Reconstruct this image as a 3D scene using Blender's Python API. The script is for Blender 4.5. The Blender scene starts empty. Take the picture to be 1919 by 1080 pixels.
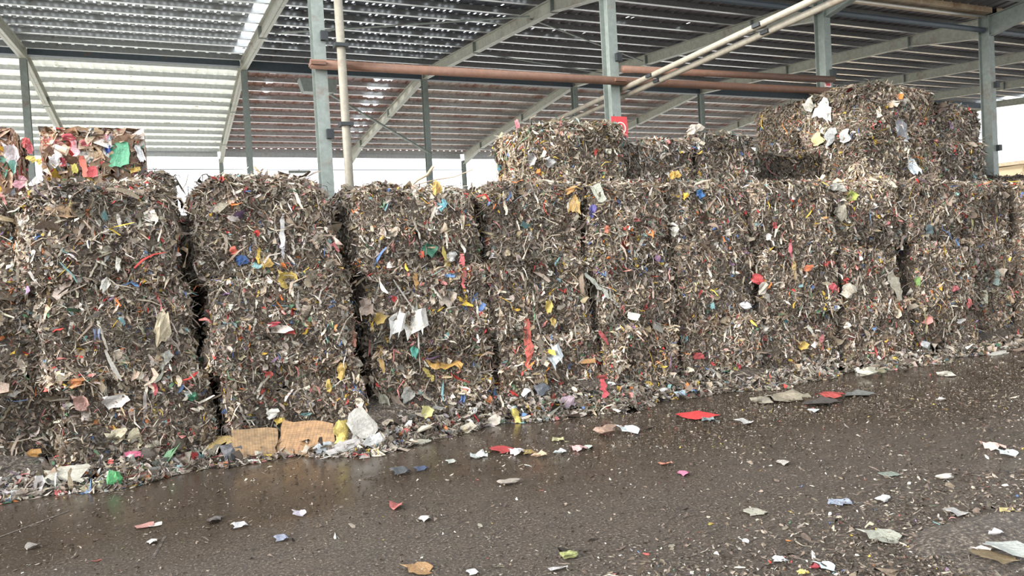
import bpy, bmesh, math, random
import numpy as np
from mathutils import Vector, Matrix
random.seed(7)
RG = np.random.default_rng(11)
C = bpy.context.scene.collection
SC = bpy.context.scene
PI = math.pi

# ------------------------------------------------------------------ camera, sky, exposure
FPX = 1437.0
CAMZ = 2.2
AX = np.array([.9095, .0618, .4110]); AX /= np.linalg.norm(AX)
AY = np.array([-.4122, .0032, .9112]); AY -= AX * AX.dot(AY); AY /= np.linalg.norm(AY)
AZ = np.cross(AX, AY); AZ *= 1 if AZ[1] > 0 else -1
cd = bpy.data.cameras.new('camera'); cam = bpy.data.objects.new('camera', cd); C.objects.link(cam)
cd.sensor_width = 36; cd.lens = FPX / 1919 * 36; cd.clip_end = 500; cd.clip_start = .05
M3 = Matrix(((AX[0], AX[1], -AX[2]), (AY[0], AY[1], -AY[2]), (AZ[0], AZ[1], -AZ[2])))
cam.matrix_world = Matrix.Translation((0, 0, CAMZ)) @ M3.to_4x4()
SC.camera = cam

w = bpy.data.worlds.new('overcast_sky'); SC.world = w; w.use_nodes = True
bg = w.node_tree.nodes['Background']
bg.inputs[0].default_value = (.90, .95, 1.0, 1); bg.inputs[1].default_value = 1.25
sd = bpy.data.lights.new('hazy_sun', 'SUN'); sd.energy = 4.6; sd.angle = math.radians(40); sd.color = (1, .97, .93)
sun = bpy.data.objects.new('hazy_sun', sd); C.objects.link(sun)
sun.rotation_euler = Vector((.95, .13, -.28)).to_track_quat('-Z', 'Y').to_euler()
SC.view_settings.view_transform = 'Standard'; SC.view_settings.look = 'None'
SC.view_settings.gamma = 1; SC.view_settings.use_curve_mapping = False
SC.view_settings.exposure = 1.3

def ray(u, v):
    p = np.array([u - 959.5, 540 - v, FPX])
    return np.array([p.dot(AX), p.dot(AY), p.dot(AZ)])
def at_y(u, v, Y):
    r = ray(u, v); k = Y / r[1]
    return Vector((r[0] * k, Y, CAMZ + r[2] * k)), k * FPX      # point, depth along the view axis
def at_ground(u, v, z=0.0):
    r = ray(u, v); k = (z - CAMZ) / r[2]
    return Vector((r[0] * k, r[1] * k, z)), k * FPX

def lin(c):
    c = np.asarray(c, float) / 255
    return np.where(c <= .04045, c / 12.92, ((c + .055) / 1.055) ** 2.4)
def rgba(c): return tuple(float(x) for x in lin(c)) + (1.0,)

# ------------------------------------------------------------------ materials
class NT:
    def __init__(s, name):
        s.m = bpy.data.materials.new(name); s.m.use_nodes = True; s.t = s.m.node_tree
        s.p = s.t.nodes['Principled BSDF']
    def n(s, t, **k):
        d = s.t.nodes.new(t)
        for a, b in k.items():
            if a.startswith('i_'): d.inputs[a[2:].replace('_', ' ')].default_value = b
            else: setattr(d, a, b)
        return d
    def l(s, a, b): s.t.links.new(a, b)
    def coord(s, kind='Object'): return s.n('ShaderNodeTexCoord').outputs[kind]
    def noise(s, vec, scale, detail=4, rough=.6):
        d = s.n('ShaderNodeTexNoise'); d.inputs['Scale'].default_value = scale; d.inputs['Detail'].default_value = detail
        d.inputs['Roughness'].default_value = rough; s.l(vec, d.inputs['Vector']); return d.outputs['Fac']
    def ramp(s, fac, stops):
        d = s.n('ShaderNodeValToRGB'); e = d.color_ramp.elements
        while len(e) < len(stops): e.new(.5)
        for q, (x, c) in zip(e, stops): q.position = x; q.color = c if len(c) == 4 else (*c, 1)
        s.l(fac, d.inputs[0]); return d.outputs[0]
    def mix(s, fac, a, b, mode='MIX'):
        d = s.n('ShaderNodeMix', data_type='RGBA', blend_type=mode)
        for sock, val in ((d.inputs['Factor'], fac), (d.inputs['A'], a), (d.inputs['B'], b)):
            if hasattr(val, 'is_linked'): s.l(val, sock)
            else: sock.default_value = val
        return d.outputs['Result']
    def bump(s, h, strength, dist=.01):
        d = s.n('ShaderNodeBump'); d.inputs['Strength'].default_value = strength; d.inputs['Distance'].default_value = dist
        s.l(h, d.inputs['Height']); s.l(d.outputs[0], s.p.inputs['Normal'])
    def set(s, **k):
        for a, b in k.items():
            sock = s.p.inputs[a.replace('_', ' ')]
            if hasattr(b, 'is_linked'): s.l(b, sock)
            else: sock.default_value = b
        return s

def g(x): return (x, x, x, 1)

def m_scrap():
    a = NT('shredded_scraps'); at = a.n('ShaderNodeAttribute', attribute_name='Col')
    nz = a.noise(a.coord(), 55, 3)
    col = a.mix(1.0, at.outputs['Color'], a.ramp(nz, [(.3, g(.55)), (.7, g(1.1))]), 'MULTIPLY')
    a.set(Base_Color=col, Roughness=.62); a.p.inputs['Specular IOR Level'].default_value = .3
    return a.m
def m_piece():
    a = NT('loose_film'); oi = a.n('ShaderNodeObjectInfo')
    nz = a.noise(a.coord(), 9, 4)
    col = a.mix(1.0, oi.outputs['Color'], a.ramp(nz, [(.3, g(.6)), (.65, g(1.05))]), 'MULTIPLY')
    a.set(Base_Color=col, Roughness=.5); a.bump(a.noise(a.coord(), 14, 4), .5, .03)
    return a.m
def m_woven():
    a = NT('printed_woven_sack'); co = a.coord()
    oi = a.n('ShaderNodeObjectInfo')
    br = a.n('ShaderNodeTexBrick'); br.offset = 0; br.inputs['Scale'].default_value = 9
    br.inputs['Mortar Size'].default_value = .03; br.inputs['Brick Width'].default_value = .55; br.inputs['Row Height'].default_value = .5
    br.inputs['Color1'].default_value = g(1); br.inputs['Color2'].default_value = g(.8); br.inputs['Mortar'].default_value = g(.42)
    mp = a.n('ShaderNodeMapping'); mp.inputs['Rotation'].default_value = (PI / 2, 0, 0); a.l(co, mp.inputs[0]); a.l(mp.outputs[0], br.inputs['Vector'])
    col = a.mix(1.0, oi.outputs['Color'], br.outputs['Color'], 'MULTIPLY')
    col = a.mix(1.0, col, a.ramp(a.noise(co, 6), [(.35, g(.6)), (.6, g(1))]), 'MULTIPLY')
    a.set(Base_Color=col, Roughness=.6); return a.m
def m_core():
    a = NT('packed_waste'); co = a.coord()
    n1 = a.noise(co, 22, 6, .7); n2 = a.noise(co, 3, 2)
    c1 = a.ramp(n1, [(.3, rgba((48, 41, 35))), (.5, rgba((86, 75, 65))), (.62, rgba((124, 113, 98))), (.72, rgba((70, 61, 53)))])
    col = a.mix(1.0, c1, a.ramp(n2, [(.3, g(.7)), (.7, g(1.1))]), 'MULTIPLY')
    a.set(Base_Color=col, Roughness=.85); a.bump(n1, .9, .05); return a.m
def m_floor():
    a = NT('wet_dirty_concrete'); co = a.coord('Object')
    big = a.noise(co, .35, 4, .55); mid = a.noise(co, 3.2, 5, .65); fine = a.noise(co, 42, 5, .75)
    base = a.ramp(mid, [(.3, rgba((36, 29, 23))), (.5, rgba((56, 47, 38))), (.7, rgba((78, 67, 56)))])
    col = a.mix(.62, base, a.ramp(fine, [(.40, rgba((26, 22, 19))), (.50, rgba((70, 61, 52))), (.57, rgba((92, 82, 70))), (.66, rgba((176, 166, 152)))]))
    # puddle mask: the strip of standing water along the bales, broken up by noise
    sx = a.n('ShaderNodeSeparateXYZ'); a.l(co, sx.inputs[0])
    mr = a.n('ShaderNodeMapRange'); mr.inputs[1].default_value = 5.2; mr.inputs[2].default_value = 8.2; a.l(sx.outputs[1], mr.inputs[0])
    ad = a.n('ShaderNodeMath', operation='ADD'); a.l(mr.outputs[0], ad.inputs[0])
    nb = a.n('ShaderNodeMath', operation='MULTIPLY_ADD'); nb.inputs[1].default_value = 1.6; nb.inputs[2].default_value = -.85; a.l(big, nb.inputs[0]); a.l(nb.outputs[0], ad.inputs[1])
    wet = a.ramp(ad.outputs[0], [(.25, g(0)), (.75, g(1))])
    col = a.mix(wet, col, a.mix(.6, col, rgba((46, 38, 30))))
    a.set(Base_Color=col, Roughness=a.ramp(a.mix(.6, wet, a.ramp(mid, [(.35, g(0)), (.65, g(1))])), [(0, g(.42)), (.5, g(.26)), (1, g(.08))]))
    inv = a.ramp(wet, [(0, g(1)), (1, g(.05))])
    h = a.mix(1.0, a.mix(.5, fine, mid), inv, 'MULTIPLY')
    a.bump(h, 1.0, .04); a.p.inputs['Specular IOR Level'].default_value = .5
    return a.m
def m_paint(name, c, rust=.35, rough=.5, metal=0.0):
    a = NT(name); co = a.coord()
    n1 = a.noise(co, 1.8, 6, .7); n2 = a.noise(co, 9, 5, .7)
    col = a.mix(a.ramp(n1, [(.62 - rust * .2, g(0)), (.78 - rust * .1, g(.8))]), rgba(c), rgba((112, 78, 58)))
    col = a.mix(1.0, col, a.ramp(n2, [(.3, g(.75)), (.7, g(1.1))]), 'MULTIPLY')
    a.set(Base_Color=col, Roughness=rough, Metallic=metal); return a.m
def m_sheet():
    a = NT('corrugated_roof_sheet'); oi = a.n('ShaderNodeObjectInfo'); geo = a.n('ShaderNodeNewGeometry')
    mp = a.n('ShaderNodeMapping'); mp.inputs['Scale'].default_value = (1.3, .5, 1); a.l(geo.outputs['Position'], mp.inputs[0])
    n1 = a.noise(mp.outputs[0], 1.1, 7, .75); n2 = a.noise(geo.outputs['Position'], 7, 4, .7)
    rust = a.mix(n2, rgba((116, 76, 64)), rgba((176, 138, 124)))
    # object colour alpha = how rusted the sheet is
    th = a.n('ShaderNodeMath', operation='SUBTRACT'); a.l(n1, th.inputs[0])
    sc = a.n('ShaderNodeMath', operation='MULTIPLY_ADD'); sc.inputs[1].default_value = -.5; sc.inputs[2].default_value = .78; a.l(oi.outputs['Alpha'], sc.inputs[0]); a.l(sc.outputs[0], th.inputs[1])
    mu = a.n('ShaderNodeMath', operation='MULTIPLY', use_clamp=True); mu.inputs[1].default_value = 9; a.l(th.outputs[0], mu.inputs[0])
    col = a.mix(mu.outputs[0], oi.outputs['Color'], rust)
    a.set(Base_Color=col, Roughness=.5, Metallic=.15); return a.m
def m_daylight():
    a = NT('weathered_daylight_sheet'); oi = a.n('ShaderNodeObjectInfo'); geo = a.n('ShaderNodeNewGeometry')
    n1 = a.noise(geo.outputs['Position'], 3.2, 6, .75)
    col = a.mix(a.ramp(n1, [(.60, g(0)), (.68, g(1))]), oi.outputs['Color'], rgba((112, 84, 64)))
    a.set(Base_Color=col, Roughness=.6)
    tr = a.n('ShaderNodeBsdfTranslucent'); a.l(col, tr.inputs[0]); mx = a.n('ShaderNodeMixShader'); mx.inputs[0].default_value = .21
    a.l(a.p.outputs[0], mx.inputs[1]); a.l(tr.outputs[0], mx.inputs[2]); a.l(mx.outputs[0], a.t.nodes['Material Output'].inputs[0]); return a.m
def m_flat(name, c, rough=.6, metal=0.0, emit=None):
    a = NT(name); n = a.noise(a.coord(), 20, 3)
    a.set(Base_Color=a.mix(1.0, rgba(c), a.ramp(n, [(.3, g(.85)), (.7, g(1.05))]), 'MULTIPLY'), Roughness=rough, Metallic=metal); return a.m

MS, MP, MW, MC, MF = m_scrap(), m_piece(), m_woven(), m_core(), m_floor()
M_COL = m_paint('painted_column_steel', (126, 134, 128), .25, .45)
M_RAFT = m_paint('painted_rafter_steel', (158, 158, 146), .35, .5)
M_PURL = m_paint('galvanised_purlin', (186, 188, 188), .0, .3, .6)
M_DARK = m_paint('dark_ridge_steel', (66, 76, 84), .1, .5)
M_RUST = m_paint('rusty_pipe_steel', (106, 78, 64), .8, .7)
M_PIPE = m_paint('dusty_pale_pipe', (132, 126, 112), .2, .6)
M_SHEET = m_sheet(); M_DAY = m_daylight()
M_GUT = m_paint('stained_gutter_steel', (176, 156, 128), .6, .5)
M_RED = m_flat('red_sign_face', (196, 62, 66), .5)
M_SIGNW = m_flat('pale_sign_print', (236, 206, 196), .5)
M_TAN = m_flat('tan_shed_cladding', (205, 184, 150), .7)
M_BOUNCE = m_flat('pale_bounce_concrete', (206, 203, 196), .8)  # pale tone chosen to bounce light up under the roof
M_BLACK = m_flat('black_fitting', (36, 40, 42), .6)
def m_soil():
    a = NT('trodden_waste_soil'); co = a.coord(); n1 = a.noise(co, 34, 6, .75)
    a.set(Base_Color=a.ramp(n1, [(.36, rgba((34, 28, 24))), (.48, rgba((72, 62, 53))), (.56, rgba((106, 95, 83))), (.68, rgba((176, 166, 152)))]), Roughness=.6)
    a.bump(n1, 1.0, .05); return a.m
M_SOIL = m_soil()

# ------------------------------------------------------------------ object helpers
def link(name, me, mat, parent=None, loc=None):
    if mat and not me.materials: me.materials.append(mat)
    o = bpy.data.objects.new(name, me); C.objects.link(o)
    if parent: o.parent = parent
    if loc is not None: o.location = loc
    return o
def empty(name, loc): 
    o = bpy.data.objects.new(name, None); C.objects.link(o); o.location = loc; o.empty_display_size = .2; return o
def tag(o, label, cat, group=None, kind=None):
    o['label'] = label; o['category'] = cat
    if group: o['group'] = group
    if kind: o['kind'] = kind
    return o
def mesh(name, V, F):
    me = bpy.data.meshes.new(name); me.from_pydata([tuple(v) for v in V], [], [tuple(f) for f in F]); me.update(); return me
class MB:
    def __init__(s): s.v = []; s.f = []
    def box(s, x0, x1, y0, y1, z0, z1):
        b = len(s.v)
        s.v += [(x, y, z) for z in (z0, z1) for y in (y0, y1) for x in (x0, x1)]
        s.f += [tuple(b + i for i in q) for q in ((0, 2, 3, 1), (4, 5, 7, 6), (0, 1, 5, 4), (2, 6, 7, 3), (0, 4, 6, 2), (1, 3, 7, 5))]
        return s
    def hexa(s, pts):
        b = len(s.v); s.v += [tuple(p) for p in pts]
        s.f += [tuple(b + i for i in q) for q in ((0, 2, 3, 1), (4, 5, 7, 6), (0, 1, 5, 4), (2, 6, 7, 3), (0, 4, 6, 2), (1, 3, 7, 5))]
        return s
    def tube(s, pts, r, n=10):
        pts = [Vector(p) for p in pts]; b = len(s.v)
        for i, p in enumerate(pts):
            d = (pts[min(i + 1, len(pts) - 1)] - pts[max(i - 1, 0)]).normalized()
            a = d.cross(Vector((0, 0, 1)) if abs(d.z) < .9 else Vector((1, 0, 0))).normalized(); c = d.cross(a)
            s.v += [tuple(p + r * (math.cos(t) * a + math.sin(t) * c)) for t in [2 * PI * k / n for k in range(n)]]
        for i in range(len(pts) - 1):
            for k in range(n):
                k2 = (k + 1) % n
                s.f.append((b + i * n + k, b + i * n + k2, b + (i + 1) * n + k2, b + (i + 1) * n + k))
        s.f.append(tuple(b + k for k in range(n))[::-1]); s.f.append(tuple(b + (len(pts) - 1) * n + k for k in range(n)))
        return s
    def mesh(s, name, smooth=False):
        me = mesh(name, s.v, s.f)
        if smooth:
            me.shade_smooth()
        return me
    def obj(s, name, mat, parent=None, loc=None): return link(name, s.mesh(name), mat, parent, loc)

# ------------------------------------------------------------------ the setting: floor, yard, roof
def plane_obj(name, x0, x1, y0, y1, z, mat):
    o = link(name, mesh(name, [(x0, y0, z), (x1, y0, z), (x1, y1, z), (x0, y1, z)], [(0, 1, 2, 3)]), mat); o['kind'] = 'structure'; return o
FLOOR0 = plane_obj('floor', -16, 42, -14, 13.4, 0, MF)
plane_obj('floor', -16, 42, 13.4, 39, 0, M_BOUNCE)  # unseen floor behind the bales, made pale to reflect light onto the roof
plane_obj('ground', -90, 130, -90, 150, -.03, M_BOUNCE)  # surrounding yard, kept pale so the rear roof slope gets bounced light

def floor_joint(a, b, wd=.016):
    pa, pb = at_ground(*a)[0], at_ground(*b)[0]; d = (pb - pa).normalized(); n = Vector((-d.y, d.x, 0)) * wd
    o = link('joint', mesh('joint', [pa - n + Vector((0, 0, .003)), pa + n + Vector((0, 0, .003)), pb + n + Vector((0, 0, .003)), pb - n + Vector((0, 0, .003))], [(3, 2, 1, 0)]), M_SOIL); o.parent = FLOOR0
floor_joint((130, 958), (-40, 1022)); floor_joint((310, 1005), (286, 1048), .012)

YF, YR, YB = 13.7, 25.8, 37.9
ZE, ZR = 7.9, 8.9                         # rafter underside at the eaves and at the ridge
SL = (ZR - ZE) / (YR - YF)
RD, PH = .32, .17
FX = [-15.3 + 6 * k for k in range(10)]   # frames: -15.3 ... 38.7
def zraf(Y): return ZR - SL * abs(Y - YR)
def zraf2(Y): return ZE + SL * (YF - Y)   # the next span rises toward the camera
def hsec(x, y, z0, z1, fw=.2, dp=.28, t=.016):
    return MB().box(x - fw / 2, x + fw / 2, y - dp / 2, y - dp / 2 + t, z0, z1).box(x - fw / 2, x + fw / 2, y + dp / 2 - t, y + dp / 2, z0, z1).box(x - t / 2, x + t / 2, y - dp / 2 + t, y + dp / 2 - t, z0, z1)
def rafter_mb(x, Y0, Y1, zf, h0=.32, fw=.18, t=.016):
    """I-section from Y0 (column end, haunched) to Y1; top edge straight, bottom deeper near the column"""
    m = MB(); s = 1 if Y1 > Y0 else -1
    ys = [Y0 + s * .14, Y0 + s * 2.2, Y1]
    bot = [zf(ys[0]) - .22, zf(ys[1]), zf(ys[2])]; top = [zf(y) + h0 for y in ys]
    def seg(xa, xb, f0, f1):
        for i in range(2):
            a0, a1, b0, b1 = f0(i), f1(i), f0(i + 1), f1(i + 1)
            m.hexa([(xa, ys[i], a0), (xb, ys[i], a0), (xa, ys[i + 1], b0), (xb, ys[i + 1], b0), (xa, ys[i], a1), (xb, ys[i], a1), (xa, ys[i + 1], b1), (xb, ys[i + 1], b1)])
    seg(x - fw / 2, x + fw / 2, lambda i: bot[i], lambda i: bot[i] + t)
    seg(x - fw / 2, x + fw / 2, lambda i: top[i] - t, lambda i: top[i])
    seg(x - t / 2, x + t / 2, lambda i: bot[i], lambda i: top[i])
    return m
ORD = ['first', 'second', 'third', 'fourth', 'fifth', 'sixth', 'seventh', 'eighth', 'ninth', 'tenth', 'eleventh', 'twelfth', 'thirteenth']
for k, x in enumerate(FX):
    fr = empty('portal_frame', (x, YF, 0))
    desc = {1: 'with its post behind the cardboard bales at far left', 2: 'with the tall front column rising left of the pale downpipe',
            3: 'whose front column carries the red no fire sign', 4: 'whose front column carries a small pale plate beside the tall pile',
            5: 'whose front column stands at the right end of the tall pile'}
    order = k
    lab = 'grey-green steel portal frame ' + desc[k] if k in desc else ('grey-green steel portal frame outside the left edge of the view' if k == 0 else
           'grey steel roof frame, %s one beyond the front column at the far right' % ORD[k - 6])
    tag(fr, lab, 'frame', 'portal frames of the shed')
    L = lambda mb, n, m: mb.obj(n, m, fr).__setattr__('location', (-x, -YF, 0))
    L(hsec(x, YF, 0, ZE + .35, .21, .30), 'front_column', M_COL)
    L(hsec(x, YR, 0, ZR, .18, .22), 'ridge_column', M_COL)
    L(hsec(x, YB, 0, ZE, .18, .24), 'rear_column', M_COL)
    L(rafter_mb(x, YF, YR, zraf), 'rafter', M_RAFT)
    L(rafter_mb(x, YB, YR, zraf), 'rafter', M_RAFT)
    if k >= 4: L(rafter_mb(x, YF, 1.6, zraf2), 'rafter', M_COL)
    # stiffener plates at the rafter splices
    for yy in (YF + 2.3, YF + 7.2, YR + 4.6, YR + 9.5):
        L(MB().box(x - .1, x + .1, yy, yy + .03, zraf(yy) - .02, zraf(yy) + RD - .01), 'splice_plate', M_COL)
    for zz in (4.6, 6.3):
        L(MB().box(x + .02, x + .14, YF - .24, YF - .152, zz, zz + .16), 'bracket', M_BLACK)

ceil = empty('ceiling', (0, YF, 0)); ceil['kind'] = 'structure'
ceil2 = empty('ceiling', (0, YF, 0)); ceil2['kind'] = 'structure'
NR = 12; PY = (YR - YF) / NR
purl = MB().box(0, 6, 0, .008, 0, PH).box(0, 6, -.09, 0, 0, .008).box(0, 6, .008, .07, PH - .008, PH).mesh('purlin'); purl.materials.append(M_PURL)
def sheet_mesh(length, depth, dz, holes=0.0, damage=None, seed=0, mat=None):
    """one course of trapezoid sheeting, ribs run down the slope; holes = share of lap gaps left open"""
    r = random.Random(seed); pitch = 1 / 3
    n = int(round(length / pitch))
    xs = []; zs = []
    for i in range(n):
        for dx, z in ((0, 0), (.05, 0), (.167, 0), (.217, 0), (.245, .03), (.305, .03)): xs.append(i * pitch + dx); zs.append(z)
    xs.append(n * pitch); zs.append(0)
    ys = [0, .62, .70, .84, depth + .02] if not damage else [depth * j / 12 for j in range(13)]
    V = []; F = []
    for y in ys:
        for x, z in zip(xs, zs): V.append((x, y, z + dz * y / depth))
    W = len(xs)
    for j in range(len(ys) - 1):
        for i in range(W - 1):
            if not damage and j == 2 and holes and i % 6 in (0, 2) and r.random() < holes: continue
            if damage:
                xm = (xs[i] + xs[i + 1]) / 2; ym = (j + .5) / 12
                q = sum(math.exp(-((xm - cx) / sx) ** 2 - ((ym - cy) / sy) ** 2) for cx, cy, sx, sy in damage)
                if q + .35 * (r.random() - .5) > .62: continue
            F.append((j * W + i, j * W + i + 1, (j + 1) * W + i + 1, (j + 1) * W + i))
    me = mesh('roof_sheet', V, F); me.materials.append(mat or M_SHEET); return me
dzF = SL * PY
SH = {}
def sheet(key, *a, **k):
    if key not in SH: SH[key] = sheet_mesh(*a, **k)
    return SH[key]
TILT = math.atan(SL)
for b in range(len(FX) - 1):
    x0 = FX[b]
    for j in range(NR):
        for side in (0, 1):
            # side 0: front slope, j = 0 at the front eave; side 1: rear slope, j = 0 at the ridge
            y0 = (YF if side == 0 else YR) + j * PY
            z0 = zraf(y0) + RD
            p = link('purlin', purl, None, ceil, (x0, y0 - YF, z0 - (0 if side == 0 else .0)))
            sgn = 1 if side == 0 else -1
            h = 0.0; dmg = None; ln = 6.0; col = None
            rr = random.random()
            if side == 0:
                if b <= 2 and 1 < j < 10: h = .93
                elif b == 3 and 1 < j < 10: h = .5 if j % 2 else .75
                elif b == 4 and j in (3, 5): h = .2
                if b == 2 and 3 <= j <= 10: ln = 5 + 2 / 3
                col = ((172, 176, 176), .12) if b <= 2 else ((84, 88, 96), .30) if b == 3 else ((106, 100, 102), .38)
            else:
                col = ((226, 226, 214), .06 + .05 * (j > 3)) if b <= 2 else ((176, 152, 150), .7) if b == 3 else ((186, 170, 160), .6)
                if b == 3 and 1 <= j <= 9:
                    cx = 4.75 + .08 * j
                    dmg = [(cx, .55, .36 - .02 * j, .32), (cx + .42, .5, .14, .3)] + ([(1.1, .5, .3, .16)] if j < 4 else [])
                if b == 4 and j in (3, 6): dmg = [(2.2 + j * .2, .5, .22, .1)]
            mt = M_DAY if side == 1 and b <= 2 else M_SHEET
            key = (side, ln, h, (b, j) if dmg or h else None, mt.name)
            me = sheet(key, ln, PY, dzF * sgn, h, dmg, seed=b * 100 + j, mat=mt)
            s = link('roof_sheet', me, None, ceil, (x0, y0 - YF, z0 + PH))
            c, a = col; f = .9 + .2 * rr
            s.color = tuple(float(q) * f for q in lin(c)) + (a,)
    if b >= 4:
        for j in range(NR):
            y0 = YF - (j + 1) * PY; z0 = zraf2(y0) + RD
            link('purlin', purl, None, ceil2, (x0, y0 - YF, z0))
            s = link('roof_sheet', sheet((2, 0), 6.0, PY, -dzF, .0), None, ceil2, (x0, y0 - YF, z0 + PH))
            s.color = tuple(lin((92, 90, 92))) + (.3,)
    link('purlin', purl, None, ceil, (x0, YB - YF, zraf(YB) + RD))
    # ridge beam and valley gutter of each bay
    MB().box(x0 + .12, x0 + 5.88, YR - .12, YR + .12, ZR + (.1 if b <= 2 else -.02), ZR + .28).obj('ridge_beam', M_DARK, ceil, (0, -YF, 0))
    MB().box(x0 + .12, x0 + 5.88, YB + .10, YB + .14, ZE + .1, ZE + .5).obj('eaves_strip', M_PURL, ceil, (0, -YF, 0))
    gm = MB().box(x0 + .1, x0 + 5.9, YF - .26, YF + .26, ZE + .38, ZE + .40).box(x0 + .1, x0 + 5.9, YF - .26, YF - .25, ZE + .4, ZE + .62).box(x0 + .1, x0 + 5.9, YF + .25, YF + .26, ZE + .4, ZE + .62)
    gm.obj('valley_gutter', M_GUT, ceil, (0, -YF, 0))
    MB().tube([(x0 + .12, YF - .02, ZE - .02), (x0 + 5.88, YF - .02, ZE - .02)], .075, 8).obj('eaves_strut', M_DARK, ceil, (0, -YF, 0))

# pipes
def pipe(name, pts, r, mat, label, cat='pipe', clamps=(), group=None):
    e = empty(name, pts[0]); tag(e, label, cat, group)
    o = MB().tube([Vector(p) - Vector(pts[0]) for p in pts], r, 12).obj('pipe_run', mat, e); o.data.shade_smooth()
    for c in clamps:
        d = Vector(c) - Vector(pts[0])
        MB().box(d.x - r * 1.5, d.x + r * 1.5, d.y - r * 1.5, d.y + r * 1.5, d.z - .03, d.z + .03).obj('clamp', M_BLACK if mat != M_RUST else M_RUST, e)
    return e
pipe('longitudinal_pipe', [(2.5, YF - .26, 5.86), (8.7, YF - .26, 5.87), (14.7, YF - .26, 5.92), (17.6, YF - .26, 5.92)], .085, M_RUST,
     'rusty brown pipe running along the front columns above the bales', clamps=[(2.62, YF - .26, 5.86), (8.7, YF - .26, 5.87), (14.7, YF - .26, 5.92)])
pipe('longitudinal_pipe', [(8.82, YF - .26, 6.12), (14.7, YF - .26, 6.20)], .075, M_RUST, 'shorter brown pipe just above the rusty one, right of the no fire sign')
for dx, dz, lb in ((0, 0, 'upper'), (.17, -.09, 'lower')):
    pipe('crosswise_pipe', [(8.93 + dx, 3.0, 5.98 + dz), (8.93 + dx, 13.7, 5.76 + dz), (8.93 + dx, 19.5, 5.66 + dz)], .056, M_PIPE,
         'pale pipe running back into the shed, %s of the pair beside the sign column' % lb, clamps=[(8.93 + dx, 9.6, 5.84 + dz), (8.93 + dx, 12.6, 5.78 + dz)], group='pair of pale pipes')
pipe('downpipe', [(3.0, YF - .44, 8.2), (3.02, YF - .44, 0.02)], .075, M_PIPE, 'pale vertical downpipe just right of the tall front column', clamps=[(3.0, YF - .44, 6.15), (3.01, YF - .44, 4.8)])
# bracing rods under the roof
def rod(a, b, r, label):
    e = MB().tube([a, b], r, 6).obj('bracing_rod', M_COL); tag(e, label, 'rod', 'roof bracing rods')
rod((3.0, YF + 7.0, zraf(YF + 7) + .1), (8.5, YF + 3.2, zraf(YF + 3.2) + .1), .022, 'thin bracing rod slanting across the roof right of the tall front column')
rod((8.8, YF + 7.6, zraf(YF + 7.6) + .1), (14.6, YF + 9.6, zraf(YF + 9.6) + .1), .02, 'thin bracing rod under the dark roof left of the sign column')
rod((8.6, YF + 3.4, zraf(YF + 3.4) + .1), (14.5, YF + 7.2, zraf(YF + 7.2) + .1), .02, 'thin bracing rod crossing behind the top of the sign column')
rod((5.1, 25.6, 8.35), (8.75, 25.7, 6.3), .04, 'grey diagonal strut from lamp box down to the ridge post')
cb = MB().tube([(-3.3, YB, 7.42), (8.7, YB, 7.40), (14.7, YB, 7.42)], .018, 5).obj('eaves_cable', M_BLACK); tag(cb, 'thin cable strung along the rear eaves against the white sky', 'cable')
ln_ = empty('hanging_lamp', (6.2, YB, 7.3)); tag(ln_, 'small dark lamp hanging on the cable at the rear eaves', 'lamp')
MB().box(-.5, .5, -.08, .08, -.06, .06).obj('housing', M_COL, ln_); MB().tube([(0, 0, .05), (0, 0, .12)], .02, 6).obj('hanger', M_BLACK, ln_)
for pa, pb, r_, lb_ in (((782, 338), (812, 312), .022, 'thick bare stick poking up from the wall top beside the ridge post'),
                        ((812, 338), (886, 318), .010, 'thin crooked twig poking up right of the thick stick'),
                        ((497, 338), (476, 312), .018, 'short stick poking up from the wall top left of the front column')):
    a_, b_ = at_y(*pa, 11.2)[0], at_y(*pb, 11.2)[0]; m_ = (a_ + b_) / 2 + Vector((.02, 0, -.03))
    tag(MB().tube([a_ - (b_ - a_) * .5, a_, m_, b_], r_, 6).obj('stick', M_GUT), lb_, 'stick')
lb = empty('lamp_box', (4.95, 25.5, 8.2)); tag(lb, 'small dark green lamp box hung under the ridge beside the downpipe', 'lamp')
m = MB().hexa([(-.5, -.2, 0), (.5, -.2, 0), (-.5, .2, 0), (.5, .2, 0), (-.62, -.25, .42), (.62, -.25, .42), (-.62, .25, .42), (.62, .25, .42)]); m.obj('housing', M_COL, lb)
MB().tube([(0, 0, .4), (0, 0, .68)], .03, 6).obj('hanger', M_COL, lb)

# red no-fire sign on the third column
sg = empty('no_fire_sign', (8.72, YF - .19, 4.86)); tag(sg, 'square red no fire sign on the steel column behind the upper bales', 'sign')
MB().box(-.19, .19, -.012, .0, -.13, .30).obj('panel', M_RED, sg)
def ring(cx, cz, r0, r1, n=40):
    V = []; F = []
    for i in range(n):
        t = 2 * PI * i / n
        for r in (r0, r1):
            for y in (-.02, -.012): V.append((cx + r * math.cos(t), y, cz + r * math.sin(t)))
    for i in range(n):
        a = 4 * i; b = 4 * ((i + 1) % n)
        F += [(a, b, b + 2, a + 2), (a + 1, a + 3, b + 3, b + 1), (a, a + 1, b + 1, b), (a + 2, b + 2, b + 3, a + 3)]
    return mesh('ring', V, F)
link('ring', ring(.02, .06, .105, .128), M_SIGNW, sg)
sl = MB().box(-.11, .11, -.022, -.012, -.011, .011).obj('slash', M_SIGNW, sg, (.02, 0, .06)); sl.rotation_euler = (0, math.radians(47), 0)
fl = [(-.035, -.05), (-.05, -.02), (-.045, .015), (-.025, .0), (-.015, .06), (.01, .03), (.02, .005), (.035, .03), (.045, .0), (.04, -.03), (.02, -.055)]
V = [(x, y, z) for y in (-.019, -.012) for x, z in fl]; n = len(fl)
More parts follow.
